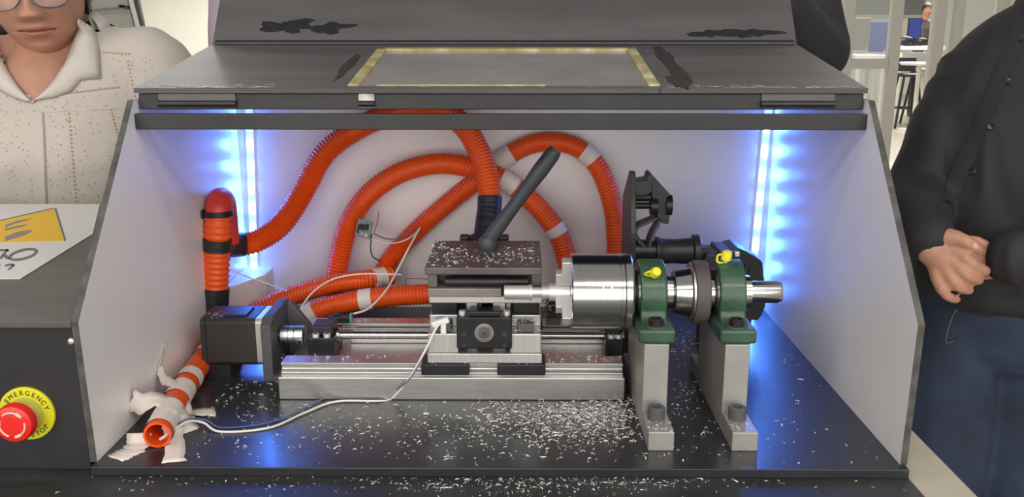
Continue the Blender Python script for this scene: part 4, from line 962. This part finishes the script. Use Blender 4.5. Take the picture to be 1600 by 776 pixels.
# right hand, back of hand to the camera
wr = W_r
mcps = [hp(1496, 394, -.010), hp(1493, 412, -.014), hp(1482, 427, -.012), hp(1465, 437, -.005)]
for k, q in enumerate(mcps): limb(B, [wr + Vector((.004 - .006 * k, 0, .010 - .006 * k)), wr.lerp(q, .5) + Vector((0, -.003, 0)), q], [.0165, .0135, .0112 if k < 3 else .0102])
limb(B, [hp(1452, 386, .010), hp(1470, 404, .006), hp(1478, 416, .008)], [.024, .024, .020])
finger(B, [mcps[0], hp(1512, 407, -.022), hp(1528, 417, -.018), hp(1540, 423, -.002)], .0104, .0080)
finger(B, [mcps[1], hp(1507, 427, -.024), hp(1519, 434, -.018), hp(1529, 438, -.002)], .0104, .0080)
finger(B, [mcps[2], hp(1493, 444, -.020), hp(1505, 451, -.014), hp(1514, 453, 0)], .0098, .0076)
finger(B, [mcps[3], hp(1472, 454, -.014), hp(1483, 464, -.010), hp(1494, 467, .002)], .0092, .0072)
limb(B, [wr + Vector((.006, 0, .012)), hp(1482, 371, -.004), hp(1496, 372, -.010)], [.017, .0150, .0125])
finger(B, [hp(1494, 371, -.010), hp(1508, 376, -.018), hp(1520, 384, -.018), hp(1528, 389, -.012)], .0115, .0086)
# left hand held behind the right fingers
generic_hand(B, W_l + Vector((-.002, .022, -.014)), Vector((-1, .12, -.10)), Vector((.2, .9, .3)), -1, .74)
body = fuse(B, .0034, 2, .35).build('body', M['skin_m'], man, smooth=True, angle=180)
nl = hp(1523, 384, -.0245)
MB().ball(nl, .0075, .003, .0048, rot=eul(0, R(35), 0)).build('thumbnail', M['nail'], man, smooth=True)
hair_cap(man, hc, hr, .076, .118, .10)

# ---------------------------------------------------------------- woman-height person in white eyelet blouse behind the cabinet
wc = (-.772, .775); wrz = R(6)
wom = thing('person', 'person in white eyelet blouse and glasses standing behind the cabinet', 'person', (wc[0], wc[1], FZ))
wt = [(-.12, .165, .115, 0, 0), (.0, .150, .108, 0, 0), (.10, .152, .115, 0, -.004), (.19, .165, .125, 0, -.012), (.26, .172, .116, 0, -.008), (.32, .178, .095, 0, .006), (.362, .165, .078, 0, .014), (.392, .125, .066, 0, .022), (.415, .080, .056, 0, .026)]
WS = [(-.945, .80, .335), (-.600, .79, .335)]
mb = MB(); mb.loft(torso_rings(wt, wc, wrz))
for s, sp in zip((-1, 1), WS):
    sp = Vector(sp); ex = sp + Vector((s * .035, -.01, -.23)); wx_ = ex + Vector((-s * .05, -.07, -.18))
    limb(mb, [sp + Vector((-s * .05, 0, .012)), sp, sp.lerp(ex, .5) + Vector((s * .006, 0, 0)), ex, ex.lerp(wx_, .5), wx_], [.058, .060, .055, .050, .046, .040])
bl_mb = fuse(mb, .0075, 8, .5, .0030, 10, 21)
# neckline: cut an open V at the throat
vtip = U(49, 160, y=.655); vl, vr = U(-34, 60, y=.70), U(122, 60, y=.70)
def in_v(p):
    if p.y > wc[1] + .04: return False
    f = (p.z - vtip.z) / (vl.z - vtip.z)
    if f < 0: return False
    return (vtip.x + (vl.x - vtip.x) * f) < p.x < (vtip.x + (vr.x - vtip.x) * f)
keep = [f for f in bl_mb.f if not in_v(sum((bl_mb.v[i] for i in f), Vector()) / len(f))]
bl = MB().add(bl_mb.v, keep).build('blouse', M['blouse'], wom, smooth=True, angle=180); bl['label'] = 'white cotton eyelet blouse'
bb = obj_bvh(bl)
bfull = bvh_of(bl_mb)
# collar wings: front edge follows the V, outer edge lies on the chest
def wing(inner, outer, lift):
    rows = []
    for (a, b), lf in zip(zip(inner, outer), lift):
        pa, na = hit(bfull, *a); pb, nb = hit(bfull, *b)
        if pa is None: pa = U(*a, y=.70); na = Vector((0, -1, 0))
        if pb is None: pb = U(*b, y=.76); nb = Vector((0, -1, 0))
        rows.append([pa.lerp(pb, t_) + (na.lerp(nb, t_)).normalized() * (.003 + lf * math.sin(math.pi * min(1, t_ * 1.0)) + .003 * (1 - t_)) for t_ in (0, .2, .4, .6, .8, 1)])
    vs = [p for r_ in rows for p in r_]; n = 6
    o = MB().add(vs, [(i * n + k, i * n + k + 1, (i + 1) * n + k + 1, (i + 1) * n + k) for i in range(len(rows) - 1) for k in range(n - 1)]).build('collar_wing', M['collar'], wom, smooth=True, angle=180)
    s = o.modifiers.new('t', 'SOLIDIFY'); s.thickness = .003; s.offset = 1
wing([(51, 162), (66, 148), (84, 128), (101, 104), (113, 76), (121, 48), (124, 32)], [(60, 157), (85, 154), (112, 144), (127, 126), (158, 124), (156, 80), (150, 52)], [.002, .006, .008, .010, .012, .012, .008])
wing([(49, 162), (36, 146), (22, 126), (8, 102), (-8, 74), (-18, 46)], [(42, 158), (24, 152), (4, 142), (-18, 128), (-44, 116), (-48, 66)], [.002, .006, .008, .010, .012, .010])
# back of collar
nkc = Vector((wc[0], wc[1] + .022, .40))
cr = []
mbk = MB(); vs = []
for k in range(17):
    a = R(-20 + 220 * k / 16)
    for h, rr in ((0, .078), (.030, .070), (.012, .088), (-.01, .098)): vs.append(nkc + Vector((math.cos(a) * rr, math.sin(a) * rr * .85, h)))
o = mbk.add(vs, [(i * 4 + k, i * 4 + k + 1, i * 4 + 5 + k, i * 4 + 4 + k) for i in range(16) for k in range(3)]).build('collar_back', M['collar'], wom, smooth=True, angle=180)
s = o.modifiers.new('t', 'SOLIDIFY'); s.thickness = .002
# eyelet holes: rows plus sprinkled small ones
mb = MB(); rnd = random.Random(3)
def eyelet(px, py, r):
    p, n = hit(bb, px, py)
    if p and n.y < -.1: mb.lathe(p - n * .0002, n, [(0, r), (.0007, r * .9)], 7)
for k in range(24): eyelet(80 + k * 4.6, 149 - k * .55, .0021)
for k in range(22): eyelet(108 + k * .55, 178 + k * 6.5, .0021)
for k in range(14): eyelet(174 + k * 1.3, 172 + k * 5.0, .0020)
for k in range(9): eyelet(162 + k * 5, 82 + k * .3, .0019)
for k in range(10): eyelet(200 + k * 1.2, 96 + k * 6, .0019)
for k in range(430): eyelet(rnd.uniform(-40, 240), rnd.uniform(85, 320), rnd.choice((.0009, .0011, .0013)))
stuff(mb.build('eyelet_holes', M['eyelet'], wom))
q = [hit(bb, 60 + k * .5, 176 + k * 12) for k in range(13)]; vs = []
for p, n in [a for a in q if a[0]]: vs += [p + n * .001 + Vector((-.014, 0, 0)), p + n * .003 + Vector((-.012, 0, 0)), p + n * .003 + Vector((.006, 0, 0)), p + n * .001 + Vector((.008, 0, 0))]
MB().add(vs, [(4 * i + k, 4 * i + k + 1, 4 * i + 5 + k, 4 * i + 4 + k) for i in range(len(vs) // 4 - 1) for k in range(3)]).build('placket', M['blouse'], wom, smooth=True, angle=40)
q = [hit(bb, 72 + k * 8, 175 - k * .4) for k in range(15)]; q = [p + n * .0006 for p, n in q if p]
if len(q) > 3: MB().tube(q, .0010, seg=6).build('yoke_seam', M['collar'], wom, smooth=True)
# head, neck, torso, arms, legs
wr_ = eul(R(6), R(-4), R(17))
chin = U(66, 99, y=.672)
whc = chin - wr_ @ Vector((0, -.082, -.116))
hd = head_mesh(whc, wr_, .074, .118, .095, nu=200, nv=230, taper=.17)
B = MB()
limb(B, [Vector((wc[0], wc[1] + .02, .30)), Vector((wc[0], wc[1] + .012, .385)), whc + wr_ @ Vector((0, .02, -.05))], [.078, .058, .054])
limb(B, [Vector((wc[0], wc[1] - .03, .24)), Vector((wc[0], wc[1] - .03, .31)), Vector((wc[0] + .004, wc[1] - .012, .372))], [.085, .072, .05])
B.loft(torso_rings(wt[:8], wc, wrz, -.014))
for s, sp in zip((-1, 1), WS):
    sp = Vector(sp); ex = sp + Vector((s * .035, -.01, -.23)); wx_ = ex + Vector((-s * .05, -.07, -.18)); limb(B, [sp + Vector((-s * .05, 0, 0)), sp, ex, wx_], [.04, .042, .034, .025])
    generic_hand(B, wx_, wx_ - ex, Vector((-s, -.3, 0)), s)
for s in (-1, 1): limb(B, [Vector((wc[0] + s * .08, wc[1], -.10)), Vector((wc[0] + s * .08, wc[1] - .01, -.45)), Vector((wc[0] + s * .08, wc[1] + .02, FZ + .04))], [.07, .05, .036])
low = fuse(B, .006, 5, .5)
hd.add(low.v, low.f, 0)
for s in (-1, 1): hd.ball(whc + wr_ @ Vector((s * .073, .012, -.012)), .008, .016, .028, rot=wr_)
hd.build('body', [M['skin_f'], M['lips'], mat('mouth_line', (.16, .045, .035), .5)], wom, smooth=True, angle=180)
hair_cap(wom, whc, wr_, .071, .115, .095)
mb = MB(); limb(mb, [whc + wr_ @ Vector((0, .085, .0)), whc + wr_ @ Vector((0, .095, -.06)), whc + wr_ @ Vector((0, .085, -.10))], [.04, .035, .02]); mb.build('hair_bun', M['hair'], wom, smooth=True)
# glasses
def gl(x, y, z): return whc + wr_ @ Vector((x, y, z))
for s in (-1, 1):
    loop = []; disc = []
    for k in range(40):
        a = 2 * math.pi * k / 40; X = s * .034 + .0275 * math.copysign(abs(math.cos(a)) ** .8, math.cos(a)); Z = -.006 + .0245 * math.copysign(abs(math.sin(a)) ** .85, math.sin(a))
        loop.append(gl(X, -.106 + .55 * (abs(X) - .01) ** 2 * 4, Z))
    rim = MB().tube(loop, .0014, seg=8, closed=True).build('rim', M['gunmetal'], wom, smooth=True)
    MB().add(loop, [tuple(range(40))]).build('lens', M['lens'], rim)
    MB().tube([gl(s * .061, -.099, .004), gl(s * .078, -.06, .004), gl(s * .081, .005, .002), gl(s * .081, .03, -.012)], .0012, seg=8).build('temple', M['gunmetal'], wom, smooth=True)
MB().tube([gl(-.009, -.106, .004), gl(0, -.110, .008), gl(.009, -.106, .004)], .0013, seg=8).build('bridge', M['gunmetal'], wom, smooth=True)
MB().loft([ring((wc[0], wc[1], z), rx, ry, 0) for z, rx, ry in ((FZ + .08, .16, .13), (-.5, .17, .13), (-.2, .175, .13), (-.06, .16, .115))]).build('skirt', M['wired'], wom, smooth=True, angle=60)
for s in (-1, 1): MB().loft([ring((wc[0] + s * .08, wc[1] - .04 + dy, FZ + z), rx, ry, 0) for z, rx, ry, dy in ((0, .04, .115, 0), (.02, .042, .117, 0), (.05, .038, .09, .015), (.08, .036, .05, .04))]).build('shoe', M['blackplastic'], wom, smooth=True, angle=60)

# ---------------------------------------------------------------- simple standing people behind the box
def bystander(label, x, y, top, J, shirt_m, legs_m, rz=0, vox=.012, sh_w=.19, wr=.004, head_rot=(0, 0, 0), floor=FZ, skin='skin_m'):
    e = thing('person', label, 'person', (x, y, floor)); H = top - floor; k = H / 1.72
    zz = lambda h: floor + h * k
    spec = [(zz(.86), .155, .11, 0, 0), (zz(1.0), .150, .11, 0, 0), (zz(1.2), .168, .118, 0, 0), (zz(1.34), .178, .105, 0, 0), (zz(1.42), .14, .08, 0, .01), (zz(1.465), .07, .06, 0, .012)]
    mb = MB(); mb.loft(torso_rings(spec, (x, y), rz))
    B = MB(); B.loft(torso_rings(spec[:5], (x, y), rz, -.018))
    for (S, E_, W) in J:
        S, E_, W = Vector(S), Vector(E_), Vector(W)
        limb(mb, [S, S.lerp(E_, .5), E_, E_.lerp(W, .5), W], [.068, .060, .052, .046, .040]); limb(B, [S, E_, W], [.045, .036, .027])
        generic_hand(B, W, W - E_, Vector((-S.x + x, -.4, 0)), 1 if S.x > x else -1)
    fuse(mb, vox, 6, .5, wr, 12, x * 10).build('shirt', M[shirt_m], e, smooth=True, angle=180)
    hc_ = Vector((x, y - .01, zz(1.60))); rt_ = eul(*head_rot); head_blob(B, hc_, rt_)
    limb(B, [Vector((x, y + .01, zz(1.38))), Vector((x, y + .005, zz(1.55)))], [.06, .052])
    for s in (-1, 1): limb(B, [Vector((x + s * .08, y, zz(.84))), Vector((x + s * .085, y, zz(.45))), Vector((x + s * .09, y, zz(.06)))], [.06, .045, .038])
    fuse(B, .006 if vox < .013 else .01, 3, .4).build('body', M[skin], e, smooth=True, angle=180); hair_cap(e, hc_, rt_)
    L = MB(); L.loft([ring((x, y, zz(h)), a, b, rz) for h, a, b in ((.78, .12, .09), (.84, .155, .112), (.95, .155, .112), (1.0, .146, .106))])
    for s in (-1, 1): limb(L, [Vector((x + s * .078, y, zz(.84))), Vector((x + s * .082, y, zz(.46))), Vector((x + s * .09, y, zz(.05)))], [.086, .066, .058])
    fuse(L, vox, 5, .5).build('trousers', M[legs_m], e, smooth=True, angle=180)
    for s in (-1, 1): MB().loft([ring((x + s * .09, y - .05 + dy, floor + z), a, b, 0) for z, a, b, dy in ((0, .045, .125, 0), (.02, .047, .127, 0), (.05, .043, .10, .012), (.085, .04, .055, .045))]).build('shoe', M['blackplastic'], e, smooth=True, angle=60)
    return e
el = U(1312, 108, y=.86)
bystander('person in black seen behind the raised lid, elbow out towards the partition', .40, .95, .86, [((.50, .93, .57), (el.x - .040, el.y, el.z + .030), (.44, .74, .44)), ((.20, .95, .56), (.16, .93, .27), (.18, .80, .07))], 'shirt_b', 'jeans', vox=.010)
bystander('person in lavender shirt partly hidden behind the left end of the lid', -.345, 1.10, .90, [((-.525, 1.09, .57), (-.560, 1.08, .28), (-.50, .99, .08)), ((-.165, 1.10, .57), (-.13, 1.08, .28), (-.17, .97, .08))], 'lavender', 'jeans', vox=.010)

# ================================================================== ROOM BEHIND
def leg_(p0, p1, r, m, par, nm='leg'): return MB().cyl(p0, p1, r, seg=10).build(nm, M[m], par, smooth=True)
# display board on an easel, left
by = 3.2
e = thing('display_board', 'grey display board in a white frame standing behind the white blouse', 'board', (U(190, 40, y=by).x, by, FZ))
cs = [U(118, -60, y=by), U(204, -60, y=by), U(235, 92, y=by), U(164, 92, y=by)]
pr = MB().pry([(p.x, p.z) for p in cs], by, by + .02).build('panel', M['greyboard'], e)
def bar(a, b, w_, nm, m, par=e, y=by): 
    a, b = U(*a, y=y), U(*b, y=y); d = (b - a).normalized(); s_ = Vector((d.z, 0, -d.x)); return MB().obox((a + b) / 2 + Vector((0, -.006, 0)), s_ * w_ / 2, (0, .012, 0), d * (b - a).length / 2).build(nm, M[m], par)
bar((199, -30), (232, 95), .020, 'frame_bar', 'frame'); bar((195, -30), (227, 95), .006, 'frame_seal', 'wired'); bar((206, -30), (238, 95), .005, 'frame_seal', 'wired')
bar((130, -30), (160, 80), .008, 'frame_seal', 'wired'); bar((146, 15), (198, 10), .006, 'divider', 'grey', pr); bar((188, 9), (202, 12), .012, 'clip', 'wired', pr)
for a in ((150, 92), (215, 92)):
    p = U(*a, y=by); leg_(p + Vector((0, .02, 0)), (p.x, by + .2, FZ), .015, 'frame', e)
# benches, stools, chair and monitor in the lab behind the glass
def bench(label, x0_, x1_, y, zt, d=.6, m='paper'):
    e = thing('lab_bench', label, 'bench', ((x0_ + x1_) / 2, y + d / 2, FZ)); MB().box(x0_, x1_, y, y + d, zt - .06, zt).build('worktop', M[m], e, bevel=.01)
    for x in (x0_ + .06, x1_ - .06):
        for yy in (y + .06, y + d - .06): MB().box(x - .025, x + .025, yy - .025, yy + .025, FZ, zt - .06).build('leg', M['frame'], e)
LY = 13.2
zt = U(1430, 72, y=LY).z
bench('white lab bench with a blue screen seen through the open partition door', U(1404, 75, y=LY).x, U(1478, 75, y=LY).x, LY, zt)
bench('white lab bench standing behind the glass pane of the partition', U(1336, 88, y=10.).x, U(1392, 88, y=10.).x, 10., U(1360, 86, y=10.).z)
mz = zt + .12
e = thing('computer_monitor', 'blue-lit computer monitor on the far lab bench', 'monitor', (U(1430, 45, y=LY + .3).x, LY + .35, zt))
xa, xb = U(1419, 45, y=LY + .35).x, U(1440, 45, y=LY + .35).x
pm = MB().box(xa, xb, LY + .35, LY + .39, zt + .10, zt + .42).build('case', M['blackplastic'], e, bevel=.005)
MB().box(xa + .015, xb - .015, LY + .345, LY + .3505, zt + .115, zt + .405).build('screen', M['screenblue'], pm)
MB().box((xa + xb) / 2 - .03, (xa + xb) / 2 + .03, LY + .36, LY + .38, zt + .01, zt + .11).box((xa + xb) / 2 - .11, (xa + xb) / 2 + .11, LY + .30, LY + .45, zt, zt + .012).build('stand', M['blackplastic'], e)
c = U(1414, 66, y=LY + .1); mb = MB(); mb.ball((c.x + .02, LY + .15, zt + .078), .13, .09, .075); mb.ball((c.x - .06, LY + .14, zt + .056), .06, .06, .05)
tag(fuse(mb, .012, 4).build('black_bag', M['blackplastic'], smooth=True, angle=180), 'black soft bag lying on the far lab bench', 'bag')
c = U(1441, 66, y=LY + .1); mb = MB(); mb.ball((c.x, LY + .12, zt + .066), .10, .07, .06)
mb.box(c.x - .08, c.x + .08, LY + .07, LY + .17, zt + .006, zt + .03); tag(fuse(mb, .012, 4).build('black_case', M['blackplastic'], smooth=True, angle=180), 'black case on the far bench under the blue monitor', 'case')
def stool(label, px, y, zs, m):
    x = U(px, 150, y=y).x; e = thing('bar_stool', label, 'stool', (x, y, FZ), 'bar stools in the lab')
    MB().lathe((x, y, zs - .05), (0, 0, 1), [(0, .12), (.01, .17), (.04, .18), (.05, .16)], 24).build('seat', M[m], e, smooth=True)
    MB().obox((x, y + .16, zs + .12), (.16, 0, 0), (0, .015, 0), (0, 0, .10)).build('backrest', M[m], e, bevel=.01)
    for sx in (-1, 1):
        for sy_ in (-1, 1): leg_((x + sx * .10, y + sy_ * .10, zs - .04), (x + sx * .19, y + sy_ * .17, FZ), .018, 'blackmetal', e)
    MB().tube([(x + .15 * math.cos(a), y + .14 * math.sin(a), FZ + .28) for a in [2 * math.pi * k / 20 for k in range(20)]], .012, seg=8, closed=True).build('foot_ring', M['blackmetal'], e, smooth=True)
stool('black bar stool standing in the open partition doorway', 1416, 12.4, -.18, 'blackplastic')
stool('dark bar stool half hidden behind the second partition post', 1438, 12.8, -.12, 'grey')
# round white side table
x = U(1437, 98, y=12.0).x; zt2 = U(1437, 97, y=12.0).z
e = thing('side_table', 'small white round table in front of the far bench', 'table', (x, 12., FZ))
MB().lathe((x, 12., zt2 - .04), (0, 0, 1), [(0, .24), (.03, .26), (.04, .25)], 32).build('top', M['paper'], e, smooth=True)
leg_((x, 12., FZ), (x, 12., zt2 - .03), .03, 'frame', e, 'stem'); MB().lathe((x, 12., FZ), (0, 0, 1), [(0, .2), (.02, .2), (.03, .04)], 24).build('base', M['frame'], e, smooth=True)
# blue and grey chairs behind the pane
def chair(label, px, py, y, m, wd=.42):
    p = U(px, py, y=y); zs = p.z - .22; x = p.x; e = thing('lab_chair', label, 'chair', (x, y, FZ), 'lab chairs')
    MB().box(x - wd / 2, x + wd / 2, y - .2, y + .2, zs - .04, zs).build('seat', M[m], e, bevel=.015)
    MB().box(x - wd / 2, x + wd / 2, y + .17, y + .20, zs + .06, zs + .46).build('backrest', M[m], e, bevel=.012)
    for sx in (-1, 1):
        for sy_ in (-1, 1): leg_((x + sx * (wd / 2 - .03), y + sy_ * .17, zs - .03), (x + sx * wd / 2, y + sy_ * .2, FZ), .014, 'frame', e)
        leg_((x + sx * (wd / 2 - .04), y + .18, zs - .02), (x + sx * (wd / 2 - .04), y + .18, zs + .1), .012, 'frame', e, 'back_upright')
chair('blue lab chair behind the glass pane of the partition', 1378, 62, 11.5, 'bluechair', .30)
chair('grey lab chair left of the blue chair behind the glass pane', 1349, 58, 10.9, 'grey', .30)
# wall screens far behind
for a, b, lb_ in ((1405, 1446, 'wide grey window panel high on the far wall by the seated person'), (1340, 1392, 'brownish grey window panel high on the far wall behind the glass pane')):
    xa, xb = U(a, 10, y=19.4).x, U(b, 10, y=19.4).x; za, zb = U(a, 27, y=19.4).z, U(a, -20, y=19.4).z
    e = thing('wall_panel', lb_, 'wall panel', ((xa + xb) / 2, 19.45, za)); MB().box(xa, xb, 19.44, 19.5, za, zb).build('panel', M['grey'], e); MB().box(xa, xb, 19.42, 19.44, za, za + .05).build('ledge', M['frame'], e)
sp = U(1445, 40, y=14.2)
bystander('distant person in dark top leaning over the far lab bench', sp.x, 14.2, U(1452, 3, y=14.2).z, [((sp.x - .17, 14.2, zt + .30), (sp.x - .26, 14.1, zt + .12), (sp.x - .34, 13.95, zt + .08)), ((sp.x + .17, 14.2, zt + .30), (sp.x + .22, 14.15, zt + .05), (sp.x + .2, 14.0, zt - .1))], 'toolpost', 'wired', vox=.016)
